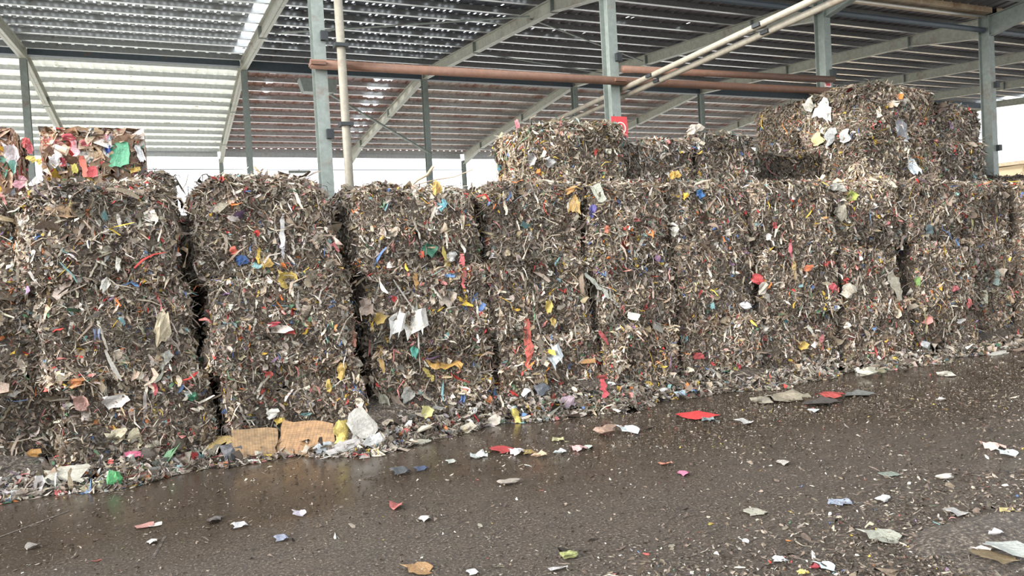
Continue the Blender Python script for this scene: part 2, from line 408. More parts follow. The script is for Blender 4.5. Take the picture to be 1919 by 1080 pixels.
link('flame', mesh('flame', V, [tuple(range(n)), tuple(range(n, 2 * n))[::-1]] + [(i, n + i, n + (i + 1) % n, (i + 1) % n) for i in range(n)]), M_SIGNW, sg, (.015, 0, .055))
for xx in (-.12, .12): MB().tube([(xx, .0, .28), (xx, .0, .34)], .008, 6).obj('hook', M_BLACK, sg)
npl = empty('notice_plate', (14.62, YF - .16, 6.02)); tag(npl, 'small pale plate fixed to the column above the tall pile', 'plate')
MB().box(-.1, .1, -.012, 0, .02, .26).obj('panel', M_SIGNW, npl)
MB().box(-.06, .07, -.018, -.012, .05, .11).obj('stain', M_RED, npl)

# tan building beyond the right end of the shed
bl = empty('shed_building', (52, 36, 0)); tag(bl, 'tan clad low building far beyond the right end of the shed', 'building')
MB().box(-7, 12, -8, 10, 0, 6.4).obj('wall', M_TAN, bl)
for i in range(36): 
    if i == 0: rib = MB().box(-.03, .03, -8.06, -8.0, 0, 6.3).mesh('cladding_rib'); rib.materials.append(M_TAN)
    link('cladding_rib', rib, None, bl, (-6.8 + i * .53, 0, 0))
MB().hexa([(-7.4, -8.5, 6.4), (12.4, -8.5, 6.4), (-7.4, 10.4, 6.9), (12.4, 10.4, 6.9), (-7.4, -8.5, 6.6), (12.4, -8.5, 6.6), (-7.4, 10.4, 7.1), (12.4, 10.4, 7.1)]).obj('roof', M_GUT, bl)

# ------------------------------------------------------------------ waste: scrap geometry
def set_cols(me, cols):
    a = me.color_attributes.new('Col', 'FLOAT_COLOR', 'POINT'); a.data.foreach_set('color', np.ascontiguousarray(cols, np.float32).ravel())
def np_mesh(name, V, Q, cols=None):
    """V (n,3), Q (m,4) quads, cols (n,4)"""
    me = bpy.data.meshes.new(name); me.vertices.add(len(V)); me.vertices.foreach_set('co', V.astype(np.float32).ravel())
    me.loops.add(Q.size); me.loops.foreach_set('vertex_index', Q.astype(np.int32).ravel())
    me.polygons.add(len(Q)); me.polygons.foreach_set('loop_start', np.arange(0, Q.size, 4, dtype=np.int32))
    me.update(calc_edges=True)
    if cols is not None: set_cols(me, cols)
    return me
MIXED = [((138, 127, 114), 29), ((174, 164, 150), 17), ((208, 202, 194), 5), ((104, 92, 80), 21), ((74, 63, 53), 9), ((126, 123, 117), 8), ((150, 135, 112), 9),
         ((172, 62, 56), 1.0), ((196, 128, 124), 1.6), ((196, 164, 66), 1.2), ((86, 120, 92), 1.1), ((84, 112, 156), .8), ((196, 116, 62), .8), ((116, 152, 156), .8), ((120, 96, 124), .5)]
CARD = [((184, 156, 130), 32), ((156, 130, 108), 20), ((212, 202, 192), 16), ((204, 180, 156), 12), ((196, 76, 72), 5), ((222, 160, 160), 3), ((84, 132, 110), 3), ((204, 172, 66), 2), ((96, 84, 76), 6), ((150, 160, 166), 3)]
def pick(pal, n, rng):
    c = lin(np.array([p[0] for p in pal])); wts = np.array([p[1] for p in pal], float); wts /= wts.sum()
    i = rng.choice(len(pal), n, p=wts); col = c[i]
    return col * rng.uniform(.72, 1.22, (n, 1)) * rng.uniform(.95, 1.05, (n, 3))
def unit(a): return a / np.maximum(np.linalg.norm(a, axis=1, keepdims=True), 1e-9)
def scraps(P, N, rng, pal, Lm=.070, Wm=.0135, seg=3, grav=.55, out=.42, tint=None, sink=.006, lmax=.3, curl=.75, twist=.75):
    """limp bent strips rooted at P, draped along the surface with normal N -> V, Q, colours"""
    n = len(P)
    L = np.clip(Lm * np.exp(rng.normal(0, .5, n)), .02, lmax); Wd = np.clip(Wm * np.exp(rng.normal(0, .55, n)), .004, .11)
    lng = rng.random(n) < .13; L[lng] *= 2.5; Wd[lng] *= .42; L = np.minimum(L, .42)
    wid = rng.random(n) < .15; Wd[wid] *= 2.2
    t = rng.normal(0, 1, (n, 3)); t -= N * (t * N).sum(1, keepdims=True); t = unit(t)
    d = unit(t + N * (out * rng.normal(.25, 1, (n, 1))) + np.array([0, 0, -grav * .5]) * rng.random((n, 1)))
    wv = unit(np.cross(d, unit(N + twist * rng.normal(0, 1, (n, 3)))))
    p = P - N * sink - d * (L * .4)[:, None]
    rows = []
    for k in range(seg + 1):
        taper = 1.0 if 0 < k < seg else .55
        hw = (Wd * taper * rng.uniform(.7, 1.2, n))[:, None] * wv
        rows.append(p + hw); rows.append(p - hw)
        d = d + rng.normal(0, curl, (n, 3)) * .8 + np.array([0, 0, -grav]) * rng.random((n, 1)) * .6
        d = unit(d); d = unit(d - N * (d * N).sum(1, keepdims=True) * .45)
        wv = unit(wv + rng.normal(0, .35, (n, 3)))
        p = p + d * (L / seg)[:, None]
    V = np.stack(rows, 1).reshape(-1, 3); m = 2 * (seg + 1)
    base = (np.arange(n) * m)[:, None]
    Q = np.concatenate([base + np.array([[2 * k, 2 * k + 1, 2 * k + 3, 2 * k + 2]]) for k in range(seg)])
    col = pick(pal, n, rng)
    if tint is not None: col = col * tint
    cols = np.repeat(np.concatenate([col, np.ones((n, 1))], 1), m, 0)
    return V, Q, cols
def merge(parts):
    V, Q, K = [], [], []; o = 0
    for v, q, k in parts: V.append(v); Q.append(q + o); K.append(k); o += len(v)
    return np.concatenate(V), np.concatenate(Q), np.concatenate(K)

class Noise:
    def __init__(s, rng, n=14, f0=2.0, f1=14.0):
        s.k = rng.normal(0, 1, (n, 3)); s.k = unit(s.k) * np.exp(rng.uniform(math.log(f0), math.log(f1), (n, 1)))
        s.ph = rng.uniform(0, 6.28, n); s.a = 1 / np.linalg.norm(s.k, axis=1) ** .7; s.a /= s.a.sum()
    def __call__(s, P): return (np.sin(P @ s.k.T + s.ph) * s.a).sum(1) * 2.2

class BaleShape:
    def __init__(s, size, seed, mound=0.0, rough=.06, rad=.13, lean=(0, 0), low=.09):
        s.low = low
        s.h = np.array(size) / 2; s.rng = np.random.default_rng(seed); s.n = Noise(s.rng); s.mound = mound; s.rough = rough; s.rad = rad; s.lean = lean
    def pts(s, P):
        q = P * s.h; zt0 = np.clip(P[:, 2] * .7 + .5, 0, 1)[:, None]; r = s.low + (s.rad - s.low) * zt0
        inner = np.clip(q, -(s.h - r), s.h - r); d = q - inner; nn = unit(d); q = inner + r * nn
        disp = s.n(q) * s.rough + s.n(q * 3.1 + 5) * s.rough * .45
        q = q + nn * disp[:, None]
        zt = (P[:, 2] + 1) / 2
        q[:, 2] += s.mound * np.clip(zt, 0, 1) ** 2 * (1 - .8 * P[:, 0] ** 2) * (1 - .5 * P[:, 1] ** 2)
        q[:, 0] += s.lean[0] * zt; q[:, 1] += s.lean[1] * zt
        q[:, 2] += s.h[2]
        q[:, 2] = np.maximum(q[:, 2], 0.0)
        return q, nn
    FACES = {'front': (1, -1), 'back': (1, 1), 'left': (0, -1), 'right': (0, 1), 'top': (2, 1), 'bottom': (2, -1)}
    def face_pts(s, face, a, b):
        ax, sg = s.FACES[face]; P = np.zeros((len(a), 3)); o = [i for i in range(3) if i != ax]
        P[:, ax] = sg; P[:, o[0]] = a; P[:, o[1]] = b
        return s.pts(P)
    def core(s, step=.09):
        V = []; Q = []; off = 0
        for f, (ax, sg) in s.FACES.items():
            o = [i for i in range(3) if i != ax]
            k = .4 if f in ('back', 'bottom') else 1
            na = max(3, int(2 * s.h[o[0]] / step * k)); nb = max(3, int(2 * s.h[o[1]] / step * k))
            A, B = np.meshgrid(np.linspace(-1, 1, na + 1), np.linspace(-1, 1, nb + 1), indexing='ij')
            v, _ = s.face_pts(f, A.ravel(), B.ravel()); V.append(v)
            i = np.arange(na)[:, None] * (nb + 1) + np.arange(nb)[None, :]; i = i.ravel() + off
            q = np.stack([i, i + nb + 1, i + nb + 2, i + 1], 1)
            if (sg > 0) == (ax == 1): q = q[:, ::-1]
            Q.append(q); off += len(v)
        return np.concatenate(V), np.concatenate(Q)

# prototypes of the larger loose pieces (shared meshes, coloured by the object colour)
def proto_sheet(seed, nx=5, nz=4, crump=.3, jm=1.0):
    r = np.random.default_rng(seed); N = Noise(r, 8, 3, 9); V = []; F = []
    for j in range(nz + 1):
        for i in range(nx + 1):
            x = i / nx - .5; z = j / nz - .5
            edge = (i in (0, nx)) or (j in (0, nz)); jit = (.15 if edge else .05) * jm
            corner = 1 - .5 * (abs(x) * abs(z) * 4) * r.random() * jm
            V.append((x * corner + r.normal(0, jit) * .6, 0, z * corner + r.normal(0, jit) * .6))
    V = np.array(V); V[:, 1] = N(V * 1.6) * crump
    F = [(j * (nx + 1) + i, j * (nx + 1) + i + 1, (j + 1) * (nx + 1) + i + 1, (j + 1) * (nx + 1) + i) for j in range(nz) for i in range(nx)]
    me = mesh('film_sheet', V, F); me.materials.append(MP); return me
def proto_ribbon(seed, n=9):
    r = np.random.default_rng(seed); V = []; x = y = 0.0; tw = r.uniform(0, 1)
    for i in range(n + 1):
        t = i / n; wd = .5 * (.35 + .65 * math.sin(PI * (.12 + .8 * t)) ** 1.0) * r.uniform(.65, 1.15)
        x += r.normal(0, .09); y += r.normal(0, .05); tw += r.normal(0, .35)
        c, s = math.cos(tw) * wd, math.sin(tw) * wd
        V += [(x - c, (y - s) * .5, .5 - t), (x + c, (y + s) * .5, .5 - t)]
    me = mesh('ribbon', V, [(2 * i, 2 * i + 1, 2 * i + 3, 2 * i + 2) for i in range(n)]); me.materials.append(MP); return me
def proto_lump(seed):
    bm = bmesh.new(); bmesh.ops.create_icosphere(bm, subdivisions=2, radius=.5)
    r = np.random.default_rng(seed); N = Noise(r, 10, 3, 11)
    P = np.array([v.co[:] for v in bm.verts]); d = N(P * 2)
    for v, k in zip(bm.verts, d): v.co *= 1 + .45 * k
    me = bpy.data.meshes.new('lump'); bm.to_mesh(me); bm.free(); me.materials.append(MP); return me
SHEETS = [proto_sheet(100 + i) for i in range(10)]
FLAT = [proto_sheet(150 + i, crump=.06, jm=.3) for i in range(4)]
RIBS = [proto_ribbon(200 + i) for i in range(8)]
LUMPS = [proto_lump(300 + i) for i in range(6)]
POOL = {'sheet': SHEETS, 'flat': FLAT, 'ribbon': RIBS, 'lump': LUMPS}
def pal_col(c, f=.78):
    q = lin(c); m = float(q @ np.array([.3, .55, .15])); return tuple(float(m + (t - m) * .82) * f for t in q) + (1.0,)

BALES = []
GROUPW = 'bales in the front wall'
def make_bale(x0, x1, y0, y1, z0, z1, label, group, seed, faces, dens=1.0, pal=MIXED, mound=0.0, lean=(0, 0), rough=.085, tint=(1, 1, 1), pieces=24, kw=None, step=.09, core_mat=None, rad=.13):
    rng = np.random.default_rng(seed)
    loc = Vector(((x0 + x1) / 2, (y0 + y1) / 2, z0))
    e = empty('waste_bale', loc); tag(e, label, 'bale', group)
    S = BaleShape((x1 - x0, y1 - y0, z1 - z0), seed, mound, rough, rad, lean)
    V, Q = S.core(step); cm = np_mesh('core', V, Q); cm.shade_smooth(); link('core', cm, core_mat or MC, e)
    parts = []; kw = kw or {}
    dims = {'front': (x1 - x0) * (z1 - z0), 'left': (y1 - y0) * (z1 - z0), 'right': (y1 - y0) * (z1 - z0), 'top': (x1 - x0) * (y1 - y0)}
    clN = Noise(rng, 10, 2.5, 9)
    for f, dn in faces.items():
        n = int(dims[f] * dn * dens * 2100)
        a = rng.uniform(-1, 1, n); b = rng.uniform(-1, 1, n)
        if f == 'top': b = np.where(rng.random(n) < .35, -1 + np.abs(rng.normal(0, .12, n)), b)
        else:
            m_ = rng.random(n) < .12; b = np.where(m_, 1 - np.abs(rng.normal(0, .08, n)), b)      # shaggy upper rim
        a = np.clip(a, -1, 1); b = np.clip(b, -1, 1)
        P, N = S.face_pts(f, a, b)
        cl = clN(P * np.array([1, 1, 2.2]))
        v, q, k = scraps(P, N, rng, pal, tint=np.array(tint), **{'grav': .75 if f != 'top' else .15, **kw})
        v[:, 2] = np.minimum(v[:, 2], (z1 - z0) + mound + (.05 if pal is CARD else .11))
        if pal is CARD: v[:, 0] = np.clip(v[:, 0], -(x1 - x0) / 2 - .06, (x1 - x0) / 2 + .06)
        m = len(k) // n
        k[:, :3] *= np.repeat(np.clip(1 + .5 * cl, .5, 1.5), m)[:, None]
        parts.append((v, q, k))
    if parts:
        o = link('loose_scraps', np_mesh('loose_scraps', *merge(parts)), MS, e); o['kind'] = 'stuff'
    B = dict(e=e, S=S, x0=x0, x1=x1, y0=y0, y1=y1, z0=z0, z1=z1); BALES.append(B)
    fl = list(faces)
    for i in range(pieces):
        f = 'front' if rng.random() < .8 or len(fl) < 2 else fl[1]
        P, N = S.face_pts(f, rng.uniform(-.95, .95, 1), rng.uniform(-.92, .92, 1)); P = P[0] + N[0] * .02
        kind = 'ribbon' if rng.random() < .45 else 'sheet'
        o = link('loose_ribbon' if kind == 'ribbon' else 'loose_film', POOL[kind][rng.integers(len(POOL[kind]))], None, e, Vector(P))
        if kind == 'ribbon': L = rng.uniform(.16, .38); o.scale = (rng.uniform(.03, .06), .08, L); o.rotation_euler = (rng.normal(-.15, .15), rng.normal(0, .35), rng.normal(0, .5))
        else: o.scale = (rng.uniform(.06, .15), .16, rng.uniform(.06, .16)); o.rotation_euler = (rng.normal(-.2, .4), rng.uniform(0, 6.3), rng.normal(0, .5))
        if f == 'left': o.rotation_euler[2] -= PI / 2
        if f == 'top' : o.rotation_euler[0] += PI / 2
        c = pick(pal, 1, rng)[0] * 1.15
        if kind == 'ribbon' and rng.random() < .6: c = lin((196, 188, 172))
        o.color = (*[min(1, float(t)) for t in c], 1)
    return B

# front wall: seams measured along the bales, three layers high
YW = 10.2
def X_at(u, v=560): return at_y(u, v, YW)[0].x
SEAM = [(-330, 60), None]
stacks = [   # (left u, right u) for top, middle and bottom bale; recess in y; top height; mound
    ((-250, 40), (-250, 85), (-250, 95), .42, 3.36, .03),
    ((36, 340), (70, 366), (90, 384), .0, 3.36, .12),
    ((366, 640), (394, 654), (408, 672), .05, 3.40, .22),
    ((676, 908), (684, 918), (698, 922), .06, 3.34, .13),
    ((925, 1108), (930, 1120), (934, 1124), .14, 3.36, .08),
    ((1112, 1268), (1126, 1272), (1128, 1276), .04, 3.38, .06),
    ((1274, 1420), (1278, 1426), (1280, 1430), .10, 3.36, .06),
    ((1424, 1568), (1432, 1572), (1434, 1576), .02, 3.38, .06),
    ((1572, 1700), (1580, 1690), (1582, 1700), .05, 3.38, .06),
    ((1704, 1812), (1714, 1822), (1708, 1824), .00, 3.38, .05),
    ((1826, 1922), (1834, 1924), (1834, 1926), .32, 3.36, .05),
    ((1932, 2010), (1932, 2010), (1932, 2010), .10, 3.36, .05)]
LAY = ['topmost', 'middle', 'lowest']
LOOK = ['grey-brown shredded waste bale', 'ragged bale of shredded plastic waste', 'muddy brown bale of pressed waste']
LH = [2.22, 1.10, 0.0]
for si, st in enumerate(stacks):
    for li in range(3):
        u0, u1 = st[li]
        z0 = LH[li]; z1 = st[4] if li == 0 else LH[li - 1] + .02
        dy = st[3] + random.uniform(-.08, .08)
        x0, x1 = X_at(u0), X_at(u1)
        faces = {'front': 1.5, 'left': .5, 'right': .35}
        if li == 0: faces['top'] = .55
        dist = 1.0 if si < 6 else .8
        tint = (1.10, 1.06, 1.01) if li != 2 else (1.10, 1.04, .97)
        where = 'the stack at the far left edge' if si == 0 else 'the stack past the right edge' if si == 11 else 'the %s stack from the left' % ORD[si]
        if si == 0: where = 'the recessed stack at the left edge'
        if si == 10: where = 'the dark recessed stack at right edge'
        make_bale(x0 + .02, x1 - .02, YW + dy, YW + 3.1, z0, z1, '%s, %s in %s' % (LOOK[li], LAY[li], where), GROUPW, 1000 + si * 10 + li,
                  faces, dens=dist, mound=st[5] if li == 0 else 0, lean=(random.uniform(-.03, .03), random.uniform(-.04, .04)), tint=tint, pieces=26 if si < 10 else 10, rad=(.26 if si < 4 else .16) if li == 0 else .07)
# added stack that blocks the sky through the gap between second and third stacks
for li in range(3):
    make_bale(-.75, 1.35, YW + 3.16, YW + 4.4, LH[li], 3.36 if li == 0 else LH[li - 1] + .02, '%s bale added behind the second and third stacks to block sky in their gap' % LAY[li].capitalize().lower(),
              None, 3000 + li, {'front': .6}, pieces=0, step=.14)

# upper bales standing on the wall
GU = 'bales on top of the wall'
UK = dict(Lm=.074, Wm=.0135)
ZT = 3.36
make_bale(5.85, 7.72, 11.9, 13.45, ZT, 4.62, 'pale fluffy bale on the wall, left of the red sign', GU, 5001, {'front': 1.3, 'left': 2.2, 'top': 1.0}, mound=.06, tint=(1.3, 1.26, 1.16), kw=UK, rough=.08, pieces=16)
make_bale(7.80, 9.35, 11.95, 13.3, ZT, 4.36, 'brown bale on the wall directly below the red sign', GU, 5002, {'front': 1.5, 'left': .6, 'top': 1.0}, mound=.05, kw=UK, pieces=14)
make_bale(9.40, 10.85, 11.9, 13.3, ZT, 4.50, 'brown bale on the wall left of the dark gap before the tall pile', GU, 5003, {'front': 1.5, 'right': .4, 'top': 1.0}, mound=.08, kw=UK, pieces=12)
make_bale(13.35, 15.75, 11.5, 13.35, ZT, 4.48, 'lower bale of the tall pile on the wall at right', GU, 5004, {'front': 1.3, 'left': 2.0, 'top': .4}, kw=UK, rough=.09, tint=(1.12, 1.09, 1.04), pieces=14)
make_bale(13.40, 15.65, 11.55, 13.3, 4.50, 5.48, 'uppermost pale bale crowning the tall pile at right', GU, 5005, {'front': 1.3, 'left': 2.0, 'top': 1.0}, mound=.20, kw=UK, rough=.1, tint=(1.12, 1.09, 1.04), pieces=14, rad=.16)
make_bale(15.85, 17.3, 11.6, 13.3, ZT, 4.40, 'lower bale at the right end of the tall pile by the column', GU, 5006, {'front': 1.2, 'left': .5, 'right': .6, 'top': .5}, kw=UK, pieces=10)
make_bale(15.80, 17.25, 11.65, 13.2, 4.41, 5.2, 'upper bale at the right end of the tall pile by the column', GU, 5007, {'front': 1.2, 'left': .5, 'right': .6, 'top': .8}, kw=UK, pieces=10, mound=.06)
make_bale(13.35, 14.42, 13.4, 14.6, ZT, 4.55, 'lower bale at the rear of the pale left end of the tall pile', GU, 5008, {'left': 2.0, 'top': .3, 'front': .3}, kw=UK, tint=(1.15, 1.12, 1.07), pieces=6)
make_bale(13.40, 14.42, 13.4, 14.6, 4.56, 5.55, 'upper bale at the rear of the pale left end of the tall pile', GU, 5010, {'left': 2.0, 'top': .8, 'front': .3}, kw=UK, tint=(1.15, 1.12, 1.07), mound=.1, pieces=6, rad=.2)
make_bale(11.0, 13.25, 12.55, 13.3, ZT, 4.3, 'bale added in the gap left of the tall pile, tinted dark for shade', GU, 5011, {'front': .8, 'top': .5}, kw=UK, pieces=0, tint=(.55, .53, .5))  # added to block sky through the gap; dark tint paints in its shade
CK = dict(Lm=.20, Wm=.075, grav=.6, out=.05, lmax=.36, curl=.16, sink=-.012, twist=.22)
cmat = m_flat('crushed_cardboard', (128, 98, 74), .8)
make_bale(-1.34, -.2, 11.9, 13.3, ZT, 4.34, 'colourful pressed cardboard bale with a green carton on the left of the wall', GU, 5101, {'front': .4, 'right': .3, 'left': .2, 'top': .25}, pal=CARD, kw=CK, pieces=20, core_mat=cmat, rough=.04, rad=.06)
make_bale(-3.1, -1.78, 11.95, 13.3, ZT, 4.34, 'pink and brown cardboard bale at the left edge on the wall', GU, 5102, {'front': .4, 'right': .3, 'top': .25}, pal=CARD, kw=CK, pieces=18, core_mat=cmat, rough=.04, tint=(1.05, .98, .98), rad=.06)
make_bale(-.17, .16, 11.7, 12.6, ZT, 3.72, 'small grey remnant of a bale right of the cardboard bale', GU, 5103, {'front': 1.4, 'right': 1, 'top': 1}, kw=UK, pieces=4, rad=.08)
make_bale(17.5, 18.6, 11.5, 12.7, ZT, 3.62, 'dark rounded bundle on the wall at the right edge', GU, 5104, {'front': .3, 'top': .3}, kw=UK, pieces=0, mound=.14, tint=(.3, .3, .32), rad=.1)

# ------------------------------------------------------------------ debris heap along the foot of the wall
rng = np.random.default_rng(77)
n = 26000
X = rng.uniform(-3.2, 18.2, n)
edge = 9.72 + .16 * np.sin(X * 1.9) + .10 * np.sin(X * 4.7 + 1) + .22 * ((X > 1.5) & (X < 2.9)) * -1
hn = Noise(rng, 10, 1.2, 7)
def heap_h(X, Y, ed):
    t = np.clip((Y - ed) / (10.5 - ed), 0, 1)
    return .34 * t ** .9 * (1 + .5 * hn(np.stack([X, Y, X * 0], 1)))
xs = np.linspace(-3.4, 18.4, 260); ts = np.linspace(0, 1, 9)
XX, TT = np.meshgrid(xs, ts, indexing='ij'); XX = XX.ravel(); TT = TT.ravel()
ed = 9.72 + .16 * np.sin(XX * 1.9) + .10 * np.sin(XX * 4.7 + 1) - .22 * ((XX > 1.5) & (XX < 2.9)); YY = ed + TT * (10.5 - ed)
HV = np.stack([XX, YY, heap_h(XX, YY, ed) - .012], 1)
i = (np.arange(259)[:, None] * 9 + np.arange(8)[None, :]).ravel(); HQ = np.stack([i, i + 9, i + 10, i + 1], 1)
hp = empty('debris_heap', (0, 10, 0)); tag(hp, 'low heap of loose waste scraps spilled along the foot of the wall', 'heap', kind='stuff')
hb = link('heap_base', np_mesh('heap_base', HV, HQ), M_SOIL, hp, (0, -10, 0)); hb['kind'] = 'stuff'
Y = edge - .10 + np.abs(rng.normal(0, 1, n)) * .28; Y = np.minimum(Y, 10.45)
P = np.stack([X, Y, heap_h(X, np.maximum(Y, edge), edge) + .012], 1); N = unit(np.stack([X * 0, X * 0 - .45, X * 0 + 1], 1) + rng.normal(0, .25, (n, 3)))
v, q, k = scraps(P, N, rng, MIXED, Lm=.07, Wm=.022, grav=.15, out=.35, sink=.0)
v[:, 2] = np.maximum(v[:, 2], .004)
k[:, :3] *= .9
hs = link('loose_scraps', np_mesh('loose_scraps', v, q, k), MS, hp, (0, -10, 0)); hs['kind'] = 'stuff'

# fine litter trodden over the yard floor, denser in the right foreground
def ground_scatter(name, label, n, fn, Lm, Wm, pal, seed, bright=1.0, seg=2, hgt=.004):
    rng = np.random.default_rng(seed); P = fn(rng, n); n = len(P)
    N = unit(np.stack([np.zeros(n), np.zeros(n), np.ones(n)], 1) + rng.normal(0, .12, (n, 3)))
    v, q, k = scraps(P, N, rng, pal, Lm=Lm, Wm=Wm, grav=0, out=.12, sink=0, seg=seg); v[:, 2] = np.maximum(v[:, 2], hgt); k[:, :3] *= bright
    o = link(name, np_mesh(name, v, q, k), MS); tag(o, label, 'litter', kind='stuff'); return o
pn = Noise(np.random.default_rng(5), 12, .5, 3)
def fn_a(rng, n):
    P = np.stack([rng.uniform(-3.5, 16, n), rng.uniform(2.2, 9.5, n), np.full(n, .006)], 1)
    wgt = .18 + .8 * np.clip((P[:, 0] - .45 * P[:, 1] + 1.0) / 4, 0, 1) * np.clip(.6 + pn(P), 0, 1)
    return P[rng.random(n) < wgt]
SOILP = [((96, 84, 72), 40), ((70, 60, 51), 30), ((130, 118, 104), 22), ((172, 164, 152), 4), ((200, 198, 192), .8), ((150, 80, 70), .5), ((176, 160, 80), .5)]
ground_scatter('fine_litter', 'fine crumbs of waste trodden into the wet concrete', 130000, fn_a, .017, .007, SOILP, 41, .8)
def fn_b(rng, n):
    u = rng.uniform(1100, 1990, n); v = rng.uniform(880, 1110, n); P = []
    keep = rng.random(n) < np.clip((u - 1150) / 700 + (v - 900) / 300 - .35, .02, 1)
    for a, b, kk in zip(u, v, keep):
        if kk: p, _ = at_ground(a, b); P.append((p.x, p.y, .008))
    return np.array(P)
ground_scatter('trodden_litter', 'patch of trodden waste scraps in the right foreground', 9000, fn_b, .026, .008, [((100, 88, 76), 40), ((72, 62, 53), 30), ((146, 136, 122), 20), ((200, 194, 184), 4)] + [(c, w_ * .35) for c, w_ in MIXED[7:]], 43, .95)
# soil mound in the bottom right corner
p0, _ = at_ground(1880, 1010)
gx, gy = np.meshgrid(np.linspace(-1, 1, 40), np.linspace(-1, 1, 40), indexing='ij'); gx = gx.ravel(); gy = gy.ravel()
so = Noise(np.random.default_rng(9), 14, 2, 14)
rr = np.sqrt(gx ** 2 + gy ** 2) + .16 * so(np.stack([gx, gy, gx * 0], 1))
hh = np.clip(1 - rr, 0, 1) ** 1.2 * .10 + np.clip(1 - rr, 0, .3) * .10 * so(np.stack([gx * 2, gy * 2, gx * 0], 1)) - .004
V = np.stack([p0.x + gx * 1.0, p0.y + gy * .62, np.maximum(hh, -.004)], 1)
i = (np.arange(39)[:, None] * 40 + np.arange(39)[None, :]).ravel()
o = link('soil_mound', np_mesh('soil_mound', V, np.stack([i, i + 40, i + 41, i + 1], 1)), M_SOIL); o.data.shade_smooth(); tag(o, 'low mound of muddy soil in the bottom right corner', 'mound', kind='stuff')

# ------------------------------------------------------------------ larger pieces caught in the bales (parts), placed where they hang
def on_wall(name, kind, u, v, wpx, hpx, col, roll=0.0, label=None, lift=.05, Y=None, mat=None):
    P, zc = at_y(u, v, Y or YW); best = None
    for B in BALES:
        if B['x0'] - .04 <= P.x <= B['x1'] + .04 and B['z0'] - .02 <= P.z <= B['z1'] + .16 and B['y0'] < YW + .6 + (2.5 if Y else 0):
            if Y and abs(B['y0'] - Y) > .5: continue
            best = B; break
    if best is None:
        best = min((B for B in BALES if (not Y and B['y0'] < YW + .6) or (Y and abs(B['y0'] - Y) < .5)), key=lambda B: abs((B['x0'] + B['x1']) / 2 - P.x) + abs((B['z0'] + B['z1']) / 2 - P.z))
    P, zc = at_y(u, v, best['y0'] - lift)
    endface = Y and ((Y == 11.5 and u < 1600) or (Y == 11.9 and 880 < u < 985))
    if endface:                                                   # hangs on the left end of the pile
        r_ = ray(u, v); Xp = (13.34 if Y == 11.5 else 5.84) - lift; q_ = Xp / r_[0]
        P = Vector((Xp, r_[1] * q_, CAMZ + r_[2] * q_)); zc = q_ * FPX
        best = min((B for B in BALES if abs(B['x0'] - Xp) < .25 and B['z0'] > 3), key=lambda B: abs((B['y0'] + B['y1']) / 2 - P.y) + 2 * abs((B['z0'] + B['z1']) / 2 - P.z))
    pool = POOL[kind]; me = pool[random.randrange(len(pool))]
    o = link(name, me, None, best['e'], P - best['e'].location)
    wm, hm = wpx / FPX * zc * 1.08, hpx / FPX * zc * 1.05
    o.scale = (wm, max(.1, min(wm, hm) * .9), hm); o.rotation_euler = (random.uniform(-.2, .05), roll, random.uniform(-.25, .25) - .2)
    if endface: o.rotation_euler[2] -= 1.1
    o.color = pal_col(col)
    if label: o['label'] = label
    return o
WHT, BEI, GRY, YEL, RED, ORA, BLU, GRN, PNK, TEA = (226, 222, 214), (198, 184, 156), (168, 168, 164), (206, 166, 52), (192, 52, 50), (214, 112, 52), (52, 96, 160), (46, 140, 84), (222, 120, 120), (90, 160, 166)
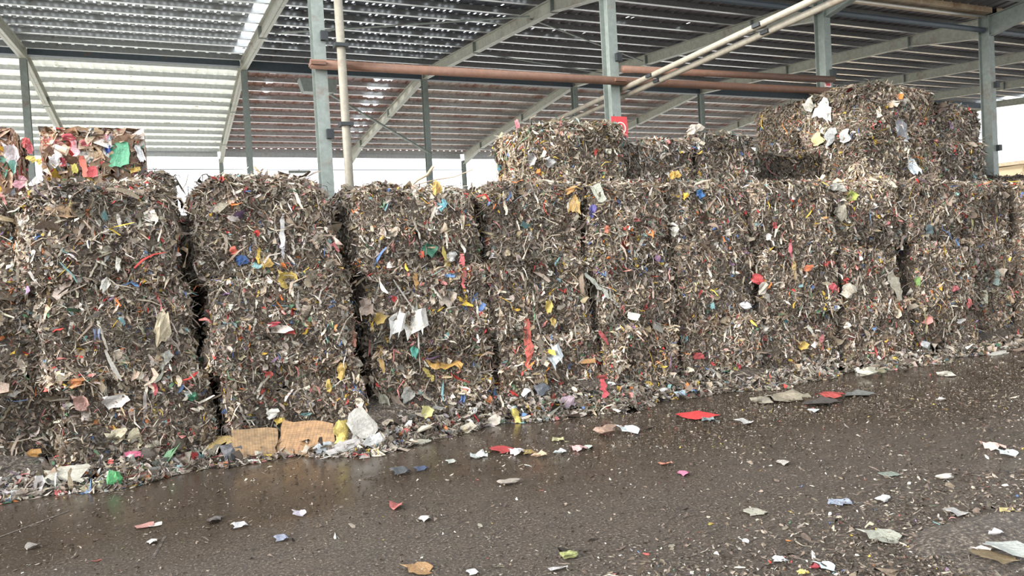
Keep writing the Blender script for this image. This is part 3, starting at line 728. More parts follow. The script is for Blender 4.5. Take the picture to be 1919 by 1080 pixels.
WALL = [('yellow_film', 'sheet', 833, 672, 62, 46, (196, 146, 40)), ('white_bag', 'sheet', 745, 605, 24, 56, WHT, .3), ('white_bag', 'sheet', 778, 602, 42, 58, (206, 200, 188)),
        ('red_ribbon', 'ribbon', 868, 508, 12, 62, (226, 92, 92)), ('yellow_ribbon', 'ribbon', 835, 487, 12, 48, (204, 180, 60), -.2), ('white_film', 'sheet', 846, 482, 20, 18, (190, 186, 180)),
        ('green_film', 'sheet', 806, 470, 30, 22, (40, 112, 84)), ('orange_film', 'sheet', 790, 477, 9, 16, (232, 96, 56)), ('orange_ribbon', 'ribbon', 990, 645, 20, 92, (222, 88, 62)),
        ('beige_ribbon', 'ribbon', 1012, 655, 20, 55, (160, 144, 124)), ('silver_film', 'sheet', 1040, 664, 24, 46, (206, 216, 220), -.25), ('white_tablet', 'flat', 1187, 593, 23, 13, (222, 220, 208), .25),
        ('white_tube', 'lump', 1397, 573, 24, 12, (236, 236, 234), .3), ('red_film', 'sheet', 1420, 524, 30, 18, (206, 62, 62), .7), ('beige_ribbon', 'ribbon', 1433, 552, 26, 42, (184, 172, 154), -.5),
        ('orange_film', 'sheet', 1514, 503, 22, 11, ORA), ('beige_cup', 'sheet', 1590, 546, 32, 26, (204, 192, 170), .4), ('pale_card', 'flat', 1840, 553, 26, 30, (196, 190, 160), .2),
        ('yellow_film', 'sheet', 1505, 647, 22, 14, (216, 178, 56)), ('red_ribbon', 'ribbon', 1482, 478, 8, 44, (206, 84, 96)), ('yellow_ribbon', 'ribbon', 1488, 510, 9, 40, (180, 152, 84)),
        ('yellow_film', 'sheet', 537, 524, 36, 34, (206, 172, 44)), ('yellow_film', 'sheet', 496, 492, 24, 20, (222, 178, 62)), ('blue_film', 'sheet', 452, 487, 22, 18, (44, 92, 156)),
        ('orange_film', 'sheet', 438, 470, 14, 14, (222, 92, 60)), ('white_film', 'sheet', 520, 616, 48, 14, (222, 204, 190), .15), ('red_film', 'sheet', 545, 621, 14, 13, (222, 72, 62)), ('red_film', 'sheet', 512, 608, 24, 8, (190, 44, 62)),
        ('beige_sheet', 'sheet', 303, 612, 26, 62, (196, 178, 142), .15), ('orange_film', 'sheet', 141, 718, 28, 16, (216, 130, 44)), ('red_ribbon', 'ribbon', 290, 718, 9, 44, (206, 72, 76)),
        ('yellow_film', 'sheet', 296, 776, 17, 20, (214, 180, 52)), ('grey_film', 'sheet', 38, 534, 28, 44, (160, 158, 146), .5), ('printed_film', 'sheet', 118, 396, 56, 22, (192, 152, 104), .15), ('yellow_film', 'sheet', 138, 386, 16, 24, (206, 184, 96)),
        ('white_ribbon', 'ribbon', 528, 432, 11, 62, (200, 196, 190), .1), ('white_ribbon', 'ribbon', 529, 470, 10, 30, (216, 212, 216)), ('teal_film', 'sheet', 828, 384, 18, 22, (96, 170, 182), -.4), ('yellow_film', 'sheet', 818, 350, 16, 26, (206, 160, 54)),
        ('yellow_film', 'sheet', 716, 440, 14, 18, (206, 170, 60)), ('yellow_ribbon', 'ribbon', 780, 528, 11, 30, (204, 150, 60)), ('brown_cup', 'sheet', 688, 578, 26, 32, (152, 130, 112)), ('red_film', 'sheet', 738, 560, 10, 12, (224, 66, 60)),
        ('yellow_film', 'sheet', 711, 596, 22, 20, (190, 156, 56)), ('beige_film', 'sheet', 838, 560, 36, 32, (168, 152, 134)), ('beige_film', 'sheet', 846, 590, 26, 24, (154, 138, 116)),
        ('teal_film', 'sheet', 777, 661, 14, 20, (66, 158, 138)), ('yellow_ribbon', 'ribbon', 802, 702, 13, 30, (196, 170, 60), -.5), ('yellow_ribbon', 'ribbon', 712, 672, 14, 52, (186, 142, 52), -.2), ('white_cord', 'ribbon', 783, 620, 3, 150, (196, 190, 176)),
        ('white_cord', 'ribbon', 760, 560, 3, 80, (176, 170, 156), -.5), ('grey_sheet', 'sheet', 724, 762, 18, 48, (166, 162, 138), -.3), ('brown_sheet', 'sheet', 742, 752, 14, 40, (132, 112, 92), -.6), ('grey_film', 'sheet', 764, 742, 24, 28, (150, 148, 138), .6),
        ('red_film', 'sheet', 776, 766, 14, 20, (196, 66, 50)), ('yellow_film', 'sheet', 640, 696, 18, 28, (196, 158, 52)), ('yellow_film', 'sheet', 616, 724, 10, 22, (206, 172, 48)), ('red_film', 'sheet', 503, 702, 16, 14, (206, 76, 62)),
        ('red_film', 'sheet', 412, 684, 11, 22, (206, 54, 52)), ('white_cord', 'ribbon', 472, 680, 4, 70, (190, 184, 166)), ('yellow_film', 'sheet', 525, 788, 16, 13, (216, 180, 40)), ('white_film', 'sheet', 510, 776, 24, 16, (204, 200, 188)),
        ('teal_film', 'sheet', 430, 612, 26, 18, (120, 150, 150)), ('white_ribbon', 'ribbon', 597, 590, 12, 40, (190, 186, 172)), ('blue_film', 'sheet', 620, 570, 20, 12, (60, 96, 146)), ('orange_ribbon', 'ribbon', 661, 632, 8, 36, (196, 120, 90)),
        ('white_film', 'sheet', 197, 536, 16, 24, (196, 192, 178), .4), ('beige_film', 'sheet', 195, 468, 22, 12, (190, 184, 160), -.4), ('white_ribbon', 'ribbon', 222, 420, 7, 36, (206, 196, 186)), ('red_ribbon', 'ribbon', 130, 508, 10, 30, (200, 90, 96)),
        ('orange_ribbon', 'ribbon', 90, 556, 7, 44, (200, 160, 90)), ('white_film', 'sheet', 222, 496, 12, 24, (206, 202, 186)), ('green_film', 'sheet', 360, 744, 13, 15, (50, 130, 92)), ('white_film', 'sheet', 352, 738, 14, 13, (206, 206, 196)),
        ('pink_film', 'sheet', 150, 755, 28, 32, (196, 148, 132)), ('white_film', 'sheet', 214, 752, 46, 22, (206, 198, 190)), ('grey_sheet', 'sheet', 310, 672, 30, 26, (146, 144, 132), -.5), ('beige_sheet', 'sheet', 218, 818, 34, 26, (172, 160, 128)),
        ('beige_sheet', 'sheet', 254, 822, 26, 32, (206, 192, 152)), ('orange_film', 'sheet', 60, 855, 30, 22, (206, 146, 44)), ('white_film', 'sheet', 92, 664, 44, 10, (190, 180, 160), -.2), ('blue_film', 'sheet', 182, 628, 10, 44, (150, 160, 190)),
        ('yellow_film', 'sheet', 1076, 384, 20, 36, (196, 152, 64)), ('orange_film', 'sheet', 1066, 358, 30, 10, (204, 146, 62), -.3), ('pale_card', 'flat', 1122, 362, 18, 34, (176, 178, 156), -.4), ('purple_film', 'sheet', 1110, 396, 13, 24, (82, 74, 146)),
        ('beige_ribbon', 'ribbon', 1080, 392, 14, 44, (190, 178, 148), .3), ('blue_film', 'sheet', 1312, 365, 18, 15, (44, 112, 176), .5), ('pale_ribbon', 'ribbon', 1118, 536, 14, 64, (178, 180, 164), -.7), ('pink_film', 'sheet', 1192, 412, 13, 8, (206, 96, 92)),
        ('orange_film', 'sheet', 1138, 430, 14, 13, (204, 112, 76)), ('white_film', 'sheet', 1162, 438, 24, 12, (196, 194, 180), .5), ('white_film', 'sheet', 1264, 434, 14, 18, (190, 186, 170)), ('white_film', 'sheet', 992, 442, 9, 17, (206, 204, 196)),
        ('yellow_film', 'sheet', 1238, 495, 12, 7, (216, 188, 60)), ('yellow_film', 'sheet', 1028, 574, 14, 22, (206, 176, 62)), ('yellow_film', 'sheet', 1037, 604, 10, 15, (190, 160, 66)), ('orange_card', 'flat', 1102, 677, 28, 8, (196, 142, 70)),
        ('red_ribbon', 'ribbon', 1130, 634, 8, 30, (172, 56, 54), -.4), ('red_film', 'sheet', 1128, 708, 26, 8, (160, 56, 50)), ('yellow_film', 'sheet', 1400, 615, 12, 17, (216, 166, 50), -.3), ('red_film', 'sheet', 1310, 668, 20, 13, (160, 50, 48)),
        ('white_film', 'sheet', 1385, 672, 12, 18, (216, 212, 200)), ('red_film', 'sheet', 1384, 684, 10, 14, (196, 40, 52)), ('yellow_film', 'sheet', 1378, 696, 8, 13, (226, 190, 48)), ('white_film', 'sheet', 1427, 620, 22, 18, (206, 200, 186)), ('red_film', 'sheet', 1433, 634, 16, 9, (160, 46, 44)),
        ('blue_film', 'sheet', 1472, 600, 12, 10, (60, 140, 150)), ('pink_ribbon', 'ribbon', 1540, 645, 14, 34, (196, 108, 106)), ('red_film', 'sheet', 1560, 538, 16, 14, (190, 66, 76)), ('white_ribbon', 'ribbon', 1518, 620, 7, 22, (206, 200, 186), -.4),
        ('beige_ribbon', 'ribbon', 1690, 445, 16, 46, (176, 168, 150)), ('beige_ribbon', 'ribbon', 1675, 540, 18, 60, (156, 148, 128), -.2), ('green_film', 'sheet', 1720, 528, 10, 22, (110, 150, 60), .2), ('pink_ribbon', 'ribbon', 1836, 492, 14, 44, (206, 180, 172), -.3),
        ('white_film', 'sheet', 1800, 602, 24, 9, (216, 210, 202), -.1), ('yellow_ribbon', 'ribbon', 1733, 600, 9, 46, (180, 166, 110)), ('yellow_ribbon', 'ribbon', 1815, 405, 9, 40, (170, 160, 84), -.3), ('yellow_film', 'sheet', 1596, 366, 22, 18, (182, 196, 56)),
        ('white_film', 'sheet', 1570, 350, 30, 14, (176, 172, 160), .3), ('beige_film', 'sheet', 1575, 400, 24, 40, (150, 142, 122), -.1), ('red_film', 'sheet', 1452, 422, 10, 12, (176, 58, 60)), ('red_film', 'sheet', 1704, 622, 10, 12, (190, 66, 52)),
        ('beige_sheet', 'sheet', 1664, 640, 14, 36, (160, 150, 132)), ('teal_film', 'sheet', 1742, 430, 18, 16, (84, 104, 106)), ('white_cord', 'ribbon', 1080, 640, 3, 90, (176, 166, 146)), ('teal_film', 'sheet', 1866, 520, 24, 28, (140, 160, 150)),
        ('pink_film', 'sheet', 1790, 540, 15, 10, (190, 90, 96)), ('red_film', 'sheet', 1817, 568, 10, 16, (190, 90, 84))]
for wl in WALL: on_wall(*wl)
UP = [('white_bag', 'sheet', 1543, 206, 30, 40, (220, 218, 212), .2, None, .07, 11.5), ('white_bag', 'sheet', 1516, 196, 20, 26, (206, 200, 186), -.3, None, .07, 11.5), ('grey_film', 'sheet', 1555, 258, 24, 30, (170, 172, 170), 0, None, .07, 11.5),
      ('white_film', 'sheet', 1583, 256, 20, 24, (190, 192, 190), .3, None, .07, 11.5), ('yellow_film', 'sheet', 1532, 262, 22, 22, (216, 206, 140), 0, None, .07, 11.5), ('green_film', 'sheet', 1468, 300, 17, 14, (60, 170, 84), 0, None, .07, 11.5),
      ('silver_film', 'sheet', 1710, 310, 18, 44, (184, 196, 204), -.3, None, .07, 11.5), ('red_film', 'sheet', 1651, 192, 10, 12, (196, 76, 72), 0, None, .07, 11.5), ('orange_film', 'sheet', 1641, 226, 9, 8, (226, 120, 84), 0, None, .07, 11.5), ('grey_film', 'sheet', 1690, 245, 34, 38, (150, 152, 156), 0, None, .06, 11.5),
      ('yellow_film', 'sheet', 1264, 326, 20, 16, (216, 168, 40), 0, None, .06, 11.95), ('white_film', 'sheet', 1303, 240, 34, 16, (222, 206, 184), -.2, None, .04, 11.95), ('grey_film', 'sheet', 1030, 305, 18, 18, (176, 172, 168), .3, None, .05, 11.9),
      ('grey_film', 'sheet', 996, 298, 16, 22, (166, 160, 156), 0, None, .05, 11.9), ('teal_film', 'sheet', 936, 315, 20, 10, (56, 120, 130), 0, None, .05, 11.9), ('pink_film', 'sheet', 968, 232, 9, 18, (222, 120, 126), 0, None, .05, 11.9),
      ('green_carton', 'flat', 222, 289, 40, 46, (36, 146, 98), 0, None, .15, 11.9), ('white_label', 'flat', 232, 303, 17, 10, (214, 214, 206), 0, None, .18, 11.9), ('blue_film', 'sheet', 203, 280, 8, 17, (40, 84, 176), 0, None, .12, 11.9), ('red_carton', 'flat', 172, 322, 18, 20, (226, 62, 66), 0, None, .15, 11.9),
      ('pink_ribbon', 'ribbon', 138, 275, 14, 36, (236, 170, 176), 0, None, .15, 11.9), ('red_film', 'sheet', 128, 257, 22, 12, (200, 50, 66), 0, None, .15, 11.9), ('red_film', 'sheet', 160, 268, 18, 12, (206, 96, 96), 0, None, .15, 11.9), ('orange_film', 'ribbon', 153, 312, 12, 40, (222, 96, 62), 0, None, .15, 11.9),
      ('yellow_film', 'sheet', 138, 315, 11, 20, (230, 214, 66), 0, None, .15, 11.9), ('yellow_film', 'sheet', 254, 318, 18, 12, (226, 186, 62), 0, None, .15, 11.9), ('beige_carton', 'flat', 121, 281, 14, 18, (222, 194, 156), .5, None, .15, 11.9), ('white_film', 'sheet', 103, 300, 18, 26, (216, 208, 206), 0, None, .15, 11.9),
      ('white_film', 'sheet', 264, 290, 12, 36, (232, 230, 226), -.3, None, .15, 11.9), ('white_film', 'sheet', 256, 336, 9, 17, (236, 230, 222), -.3, None, .15, 11.9), ('red_film', 'sheet', 118, 305, 11, 18, (204, 72, 84), 0, None, .15, 11.9), ('green_film', 'sheet', 119, 342, 9, 13, (84, 150, 84), 0, None, .15, 11.9),
      ('pink_film', 'sheet', 20, 288, 26, 40, (226, 210, 210), 0, None, .15, 11.95), ('red_film', 'sheet', 48, 266, 14, 18, (212, 66, 60), 0, None, .15, 11.95), ('red_film', 'sheet', 55, 278, 12, 20, (222, 96, 106), 0, None, .15, 11.95), ('yellow_ribbon', 'ribbon', 63, 301, 17, 26, (222, 190, 52), -.9, None, .12, 11.95),
      ('teal_film', 'sheet', 24, 312, 11, 24, (130, 190, 170), -.2, None, .15, 11.95), ('white_carton', 'flat', 64, 340, 22, 9, (240, 236, 230), -.8, None, .12, 11.95), ('pink_film', 'sheet', 38, 344, 20, 26, (206, 140, 150), .6, None, .15, 11.95)]
for wl in UP: on_wall(*wl)

# ------------------------------------------------------------------ single things lying at the foot of the wall and on the floor
def on_floor(name, kind, u, v, wpx, hpx, col, label, cat='litter', rot=0.0, z=0.0, tilt=0.0, thick=None, mat=None, group=None, rise=None):
    """lies on the floor (tilt 0) or leans against the heap (tilt = lean back, radians)"""
    P, zc = at_ground(u, v, z)
    wm = wpx / FPX * zc * 1.1
    el = CAMZ / zc
    hm = hpx / FPX * zc * 1.05 if tilt > .3 else min(hpx / FPX * zc / max(el, .15), wm * (.75 if kind == 'lump' else 1.3))
    me = POOL[kind][random.randrange(len(POOL[kind]))]
    if mat: me = me.copy(); me.materials.clear(); me.materials.append(mat)
    o = link(name, me, None)
    th = thick or (max(.04, min(wm, hm) * .55) if wpx < 40 or kind == 'lump' else min(wm, hm) * .22)
    o.rotation_euler = (tilt - PI / 2 if tilt > .3 else -PI / 2, 0, rot)
    o.scale = (wm, th, hm)
    M = Matrix.LocRotScale(Vector((0, 0, 0)), o.rotation_euler, o.scale)
    zmin = min((M @ vv.co).z for vv in me.vertices)
    if tilt > .3: o.location = (P.x, P.y + .02, z - zmin - .01)
    else: o.location = (P.x, P.y, z - zmin + .003)
    o.color = pal_col(col, .74); tag(o, label, cat, group); return o
FLOOR = [
    ('plastic_bag', 'flat', 1306, 779, 54, 14, (226, 40, 40), 'bright red flat plastic bag on the wet floor, right of centre', 'bag', 0, .02),
    ('plastic_bag', 'sheet', 943, 845, 42, 13, (190, 46, 48), 'dark red flat bag on the wet floor among small white scraps', 'bag', .2),
    ('film_wad', 'sheet', 968, 850, 28, 12, (190, 184, 184), 'greyish film wad touching the dark red bag', 'litter', 0),
    ('paper_wad', 'sheet', 1012, 856, 24, 16, (206, 172, 132), 'tan crumpled paper wad right of the dark red bag', 'paper', 0),
    ('yellow_wrapper', 'sheet', 990, 851, 20, 7, (150, 124, 44), 'small mustard wrapper between red bag and tan wad', 'wrapper', .4),
    ('film_wad', 'sheet', 1178, 813, 36, 12, (206, 214, 210), 'pale bluish crumpled film on the wet floor beside a brown stick', 'litter', .1),
    ('flattened_tube', 'lump', 1136, 815, 38, 8, (150, 118, 96), 'flattened brown cardboard tube left of the pale bluish film', 'tube', .1),
    ('film_wad', 'sheet', 1048, 828, 20, 16, (160, 156, 106), 'yellowish green wad standing in the water near the wall foot', 'litter', 0),
    ('rag', 'sheet', 1468, 748, 80, 15, (164, 152, 128), 'long beige wet rag lying on the floor below the wall', 'rag', .15),
    ('rag', 'lump', 1427, 757, 36, 10, (156, 146, 126), 'small beige rag at the left end of the long rag', 'rag', 0),
    ('plastic_bag', 'sheet', 1553, 742, 44, 10, (176, 62, 54), 'crumpled red strip on a dark wad beyond the beige rag', 'bag', .2, .05),
    ('film_wad', 'sheet', 1540, 757, 60, 13, (84, 78, 74), 'dark wet wad of film under the crumpled red strip', 'litter', 0),
    ('film_wad', 'sheet', 1612, 741, 44, 16, (120, 122, 118), 'grey green film wad at the right of the red strip', 'litter', 0),
    ('film_wad', 'sheet', 1526, 772, 20, 9, (190, 196, 194), 'small pale film below the dark wet wad', 'litter', 0),
    ('foam_lump', 'lump', 1626, 706, 36, 26, (196, 190, 168), 'chunky off-white foam lump standing at the foot of the wall', 'foam', .3),
    ('foam_lump', 'lump', 1650, 704, 22, 14, (150, 146, 112), 'olive lump touching the chunky off-white foam', 'foam', .3),
    ('foam_chip', 'lump', 1773, 706, 27, 8, (206, 200, 180), 'cream foam chip alone on the wet floor at far right', 'foam', 0),
    ('film_wad', 'sheet', 1763, 751, 14, 5, (190, 186, 180), 'white fleck of film below the cream foam chip', 'litter', 0),
    ('paper_sheet', 'sheet', 1858, 840, 32, 15, (226, 184, 166), 'salmon pink paper folded on the floor near the right edge', 'paper', -.4),
    ('paper_sheet', 'sheet', 1888, 855, 34, 9, (196, 204, 200), 'thin whitish strip beside the salmon pink paper', 'paper', -.3),
    ('plastic_bag', 'sheet', 1652, 1010, 62, 28, (160, 160, 142), 'translucent crumpled bag on the soil in the right foreground', 'bag', -.2),
    ('plastic_sheet', 'sheet', 1892, 1034, 62, 42, (170, 174, 166), 'large grey translucent film in the bottom right corner', 'film', .3, .07),
    ('woven_sheet', 'sheet', 1862, 1046, 50, 38, (122, 102, 66), 'olive brown wet sheet under the grey film in the corner', 'sheet', .1, .05),
    ('wrapper', 'sheet', 1836, 1036, 24, 40, (206, 196, 190), 'white wrapper with reddish edge left of the olive brown sheet', 'wrapper', .5, .04),
    ('peel', 'lump', 1068, 1047, 28, 22, (156, 160, 84), 'green and white vegetable peel lying at bottom centre', 'peel', 0),
    ('cardboard_scrap', 'sheet', 784, 1070, 46, 26, (166, 122, 66), 'brown cardboard scrap cut by the bottom edge of the view', 'cardboard', .2),
    ('paper_scrap', 'sheet', 1047, 1069, 34, 8, (190, 184, 180), 'pale lettered strip of paper below the green peel', 'paper', 0),
    ('paper_scrap', 'sheet', 886, 1076, 22, 10, (216, 216, 214), 'white crumpled scrap at the bottom edge left of the peel', 'paper', 0),
    ('foam_chip', 'lump', 1655, 941, 26, 9, (232, 232, 228), 'bright white chip beside blue-grey crumbs in the right foreground', 'foam', 0),
    ('film_wad', 'sheet', 1578, 944, 44, 12, (150, 160, 178), 'blue-grey shredded film left of the bright white chip', 'litter', 0),
    ('card_scrap', 'flat', 1667, 890, 32, 10, (140, 150, 136), 'pale green flat card on the gravelly floor at right', 'card', -.2),
    ('stick', 'lump', 1771, 899, 32, 5, (206, 198, 182), 'short whitish stick right of the pale green card', 'stick', -.3),
    ('paper_scrap', 'sheet', 1469, 870, 24, 9, (176, 168, 158), 'light grey scrap on the open floor right of centre', 'paper', 0),
    ('film_wad', 'sheet', 1282, 890, 22, 9, (206, 110, 146), 'pink film scrap on the open floor', 'litter', 0),
    ('film_wad', 'sheet', 1247, 872, 18, 8, (196, 122, 92), 'orange scrap left of the pink film scrap', 'litter', 0),
    ('wrapper', 'flat', 271, 987, 30, 9, (190, 130, 118), 'pinkish wrapper on the wet floor at lower left', 'wrapper', .1),
    ('paper_scrap', 'flat', 291, 985, 22, 7, (206, 206, 190), 'whitish end of the pinkish wrapper at lower left', 'paper', .1),
    ('paper_scrap', 'sheet', 286, 1018, 20, 11, (214, 208, 196), 'folded white scrap below the pinkish wrapper', 'paper', .3),
    ('film_wad', 'sheet', 402, 978, 28, 13, (96, 88, 84), 'dark muddy wad on the wet floor at lower left', 'litter', 0),
    ('film_wad', 'sheet', 450, 988, 26, 10, (206, 204, 204), 'white film ring right of the dark muddy wad', 'litter', 0),
    ('film_wad', 'sheet', 560, 967, 24, 8, (190, 180, 190), 'lilac tinted scrap on the wet floor below the sacks', 'litter', 0),
    ('film_wad', 'sheet', 527, 1012, 24, 14, (150, 156, 176), 'bluish scrap on a dark stain at lower left', 'litter', 0),
    ('paper_scrap', 'sheet', 61, 1028, 24, 8, (176, 166, 154), 'muddy pale scrap at the lower left edge', 'paper', 0),
    ('film_wad', 'sheet', 790, 882, 26, 7, (70, 84, 116), 'dark blue scrap lying in the shallow water', 'litter', 0),
    ('film_wad', 'sheet', 750, 887, 34, 13, (84, 88, 90), 'dark grey wad in the shallow water left of the dark blue scrap', 'litter', 0),
    ('film_wad', 'sheet', 741, 952, 24, 11, (196, 100, 90), 'reddish crumpled scrap on the brown wet floor left of centre', 'litter', 0),
    ('film_wad', 'sheet', 797, 975, 24, 10, (200, 196, 190), 'whitish scrap right of the reddish crumpled one', 'litter', .3),
    ('twig', 'lump', 955, 908, 40, 5, (150, 138, 124), 'pale bent twig on the floor below the dark red bag', 'twig', -.3),
    ('paper_scrap', 'sheet', 846, 868, 20, 6, (190, 192, 180), 'pale grey-green scrap at the left end of the white trail', 'paper', 0),
    ('paper_scrap', 'sheet', 893, 857, 30, 9, (190, 194, 186), 'pale card scrap left of the dark red bag', 'paper', .1),
    ('paper_scrap', 'sheet', 1050, 850, 20, 9, (196, 204, 200), 'pale grey scrap right of the tan crumpled wad', 'paper', .1),
    ('film_wad', 'sheet', 1082, 843, 24, 9, (200, 150, 146), 'pinkish white scrap on the trail right of the tan wad', 'litter', .1),
    ('film_wad', 'sheet', 1104, 840, 18, 9, (196, 206, 190), 'pale greenish scrap at the right end of the white trail', 'litter', .1),
    ('film_wad', 'sheet', 1393, 794, 28, 9, (196, 192, 186), 'white crumpled scrap below the bright red bag', 'litter', 0),
    ('film_wad', 'sheet', 1330, 790, 20, 6, (110, 130, 130), 'greenish scrap under the bright red bag', 'litter', 0),
    ('wrapper', 'sheet', 1890, 960, 26, 8, (200, 180, 106), 'yellowish wrapper on the soil at the right edge', 'wrapper', 0),
    ('film_wad', 'sheet', 1790, 965, 34, 14, (170, 166, 160), 'grey film wad on the edge of the soil mound', 'litter', 0),
    ('film_wad', 'sheet', 1866, 1002, 24, 10, (210, 206, 206), 'white scrap on the soil mound in the right corner', 'litter', 0, .08),
    ('film_wad', 'sheet', 1548, 1068, 30, 16, (206, 220, 220), 'pale blue film scrap at the bottom edge right of centre', 'litter', 0),
    ('wrapper', 'sheet', 1504, 1076, 16, 8, (226, 206, 80), 'yellow wrapper at the bottom edge left of the pale blue film', 'wrapper', 0),
    ('wrapper', 'sheet', 1528, 1066, 16, 10, (170, 40, 54), 'crimson wrapper at the bottom edge beside the pale blue film', 'wrapper', 0),
    ('film_wad', 'sheet', 1460, 1052, 20, 13, (196, 196, 194), 'white and black wrapper scrap near the bottom edge', 'litter', 0),
    ('film_wad', 'sheet', 1396, 1018, 14, 7, (220, 218, 212), 'tiny white chip on the dark floor near the bottom', 'litter', 0),
    ('film_wad', 'sheet', 1415, 962, 40, 13, (176, 170, 150), 'cream shreds in a row on the gravelly floor', 'litter', -.2)]
for f in FLOOR:
    nm, kd, u, v, wp, hp_, cl, lb_, ct = f[:9]
    on_floor(nm, kd, u, v, wp, hp_, cl, lb_, ct, rot=f[9] if len(f) > 9 else 0, z=f[10] if len(f) > 10 else 0)
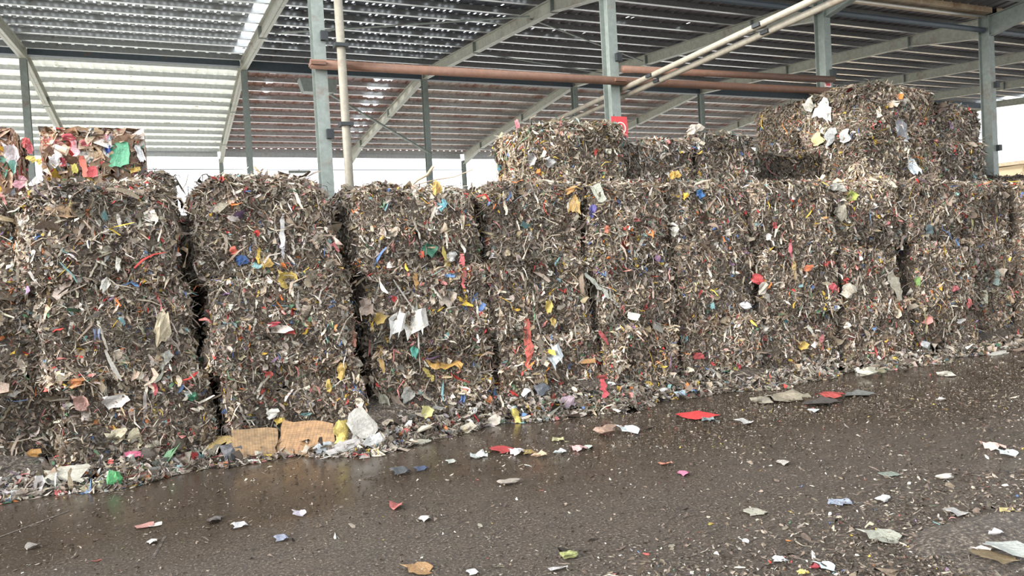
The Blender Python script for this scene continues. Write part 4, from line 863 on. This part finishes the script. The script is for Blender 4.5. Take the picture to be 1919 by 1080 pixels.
LEAN = [
    ('woven_sack', 'flat', 572, 842, 92, 62, (168, 122, 64), 'large tan printed woven sack sheet leaning on the second stack', 'sack', -.45, .9, MW),
    ('woven_sack', 'flat', 478, 848, 70, 52, (182, 140, 84), 'smaller tan printed woven sack sheet left of the large one', 'sack', .15, 1.0, MW),
    ('plastic_bag', 'sheet', 416, 838, 58, 32, (190, 156, 76), 'folded yellow bag at the left of the woven sacks', 'bag', -.3, .8, None),
    ('plastic_bag', 'sheet', 638, 826, 34, 42, (206, 178, 60), 'yellow bag standing right of the large woven sack', 'bag', .2, 1.2, None),
    ('paper_sheet', 'sheet', 676, 815, 44, 44, (206, 198, 184), 'white curled paper at the dark gap right of the yellow bag', 'paper', .2, 1.1, None),
    ('paper_sheet', 'sheet', 700, 830, 34, 30, (212, 208, 204), 'white paper cone at the water edge right of the sacks', 'paper', .5, .9, None),
    ('paper_sheet', 'sheet', 655, 838, 66, 26, (190, 182, 176), 'long grey white paper lying below the yellow bag', 'paper', .2, .6, None),
    ('paper_sheet', 'sheet', 608, 842, 36, 24, (176, 182, 186), 'bluish grey paper below the large woven sack', 'paper', -.2, .7, None),
    ('clear_film', 'sheet', 556, 848, 44, 32, (160, 150, 126), 'crumpled clear film in front of the woven sacks', 'film', 0, .8, None),
    ('wire_wad', 'lump', 436, 856, 40, 36, (84, 84, 88), 'dark wire wad below the smaller woven sack', 'wire', 0, 1.0, None),
    ('plastic_bag', 'lump', 217, 908, 28, 30, (46, 150, 70), 'bright green knotted bag at the water edge on the left', 'bag', 0, 1.2, None),
    ('paper_fan', 'sheet', 178, 913, 26, 24, (190, 180, 136), 'cream fan-shaped scrap left of the green bag', 'paper', 0, .9, None),
    ('plastic_sheet', 'sheet', 124, 900, 72, 46, (166, 160, 142), 'grey torn sheet draped on the heap at far left', 'film', -.4, .7, None),
    ('paper_strip', 'sheet', 44, 920, 84, 18, (180, 166, 138), 'long beige torn strip at the lower left edge', 'paper', -.3, .5, None),
    ('plastic_bag', 'sheet', 76, 915, 18, 34, (206, 196, 190), 'whitish rag on the heap left of the grey torn sheet', 'bag', 0, .9, None),
    ('red_scrap', 'sheet', 110, 924, 13, 12, (220, 90, 86), 'small red scrap at the water edge under the grey sheet', 'litter', 0, .7, None),
    ('pink_wrapper', 'sheet', 252, 850, 32, 16, (206, 82, 120), 'pink wrapper on the heap above the green bag', 'wrapper', 0, .8, None),
    ('plastic_bag', 'sheet', 963, 788, 24, 30, (216, 192, 60), 'yellow bag on the heap at the foot of the fifth stack', 'bag', .5, 1.0, None),
    ('plastic_bag', 'ribbon', 1124, 740, 18, 36, (186, 38, 50), 'crimson bag stuck upright in the heap near centre', 'bag', -.6, 1.1, None),
    ('card_scrap', 'sheet', 1150, 767, 30, 14, (196, 170, 126), 'tan torn card at the water edge below the crimson bag', 'card', 0, .7, None),
    ('plastic_bottle', 'lump', 1275, 737, 38, 15, (176, 204, 220), 'crushed pale blue bottle lying at the foot of the wall', 'bottle', -.15, .8, None),
    ('bottle_label', 'sheet', 1291, 732, 12, 13, (60, 120, 190), 'blue wrapper end on the crushed pale blue bottle', 'wrapper', 0, .9, None),
    ('jar_lid', 'lump', 1236, 729, 16, 9, (216, 212, 206), 'small white cap on the heap left of the crushed bottle', 'cap', 0, .9, None),
    ('dark_pouch', 'lump', 1010, 736, 24, 20, (92, 96, 104), 'dark grey pouch on the heap under the orange ribbon', 'pouch', 0, 1.1, None),
    ('plastic_bag', 'sheet', 1860, 664, 56, 12, (206, 200, 186), 'long white crumpled bag at the foot of the wall at far right', 'bag', .05, .5, None),
    ('green_wad', 'sheet', 1864, 650, 16, 12, (70, 140, 110), 'green wad above the long white bag at far right', 'litter', 0, .8, None),
    ('orange_scrap', 'sheet', 1642, 664, 24, 15, (206, 110, 74), 'orange scrap on the heap near the right end of the wall', 'litter', 0, .9, None),
    ('white_wad', 'lump', 1725, 650, 22, 14, (206, 206, 204), 'white wad on the heap right of the orange scrap', 'litter', 0, .9, None),
    ('purple_film', 'sheet', 1056, 760, 30, 24, (176, 150, 160), 'lilac white film on the heap between yellow and crimson bags', 'film', 0, .9, None),
    ('yellow_box', 'sheet', 796, 780, 22, 22, (206, 196, 110), 'pale yellow scrap on the heap right of the dark gap', 'litter', 0, 1.0, None),
    ('red_scrap', 'sheet', 756, 806, 15, 12, (214, 92, 84), 'red scrap on the heap edge below the pale yellow one', 'litter', 0, .8, None)]
def heap_edge(x): return 9.72 + .16 * math.sin(x * 1.9) + .10 * math.sin(x * 4.7 + 1) - (.22 if 1.5 < x < 2.9 else 0)
def at_heap(u, v):
    r = ray(u, v)
    for Yq in np.arange(9.0, 10.5, .02):
        x = r[0] * Yq / r[1]; z = CAMZ + r[2] * Yq / r[1]; ed = heap_edge(x)
        hz_ = float(heap_h(np.array([x]), np.array([Yq]), np.array([ed]))[0]) if Yq > ed else 0.0
        if z <= hz_: return Vector((x, Yq, max(hz_, 0.0)))
    return Vector((x, 10.4, hz_))
for nm, kd, u, v, wp, hp_, cl, lb_, ct, rot, tl, mt in LEAN:
    H = at_heap(u, v)
    o = on_floor(nm, kd, u, v, wp, hp_, cl, lb_, ct, rot=rot, tilt=max(tl, .31), z=0, mat=mt)
    if 'woven' in nm:
        o.rotation_mode = 'YXZ'; o.rotation_euler[1] = -.55 if wp > 100 else .12; bpy.context.view_layer.update()
        Mq = o.rotation_euler.to_matrix() @ Matrix.Diagonal(o.scale); o.location.z = -min((Mq @ vv.co).z for vv in o.data.vertices)
    dz = o.location.z; o.location = (H.x, H.y - .10, dz + max(0, H.z - .03)); o.scale = o.scale * (1.05 if mt else 1.15 if 'paper' in nm else .9)
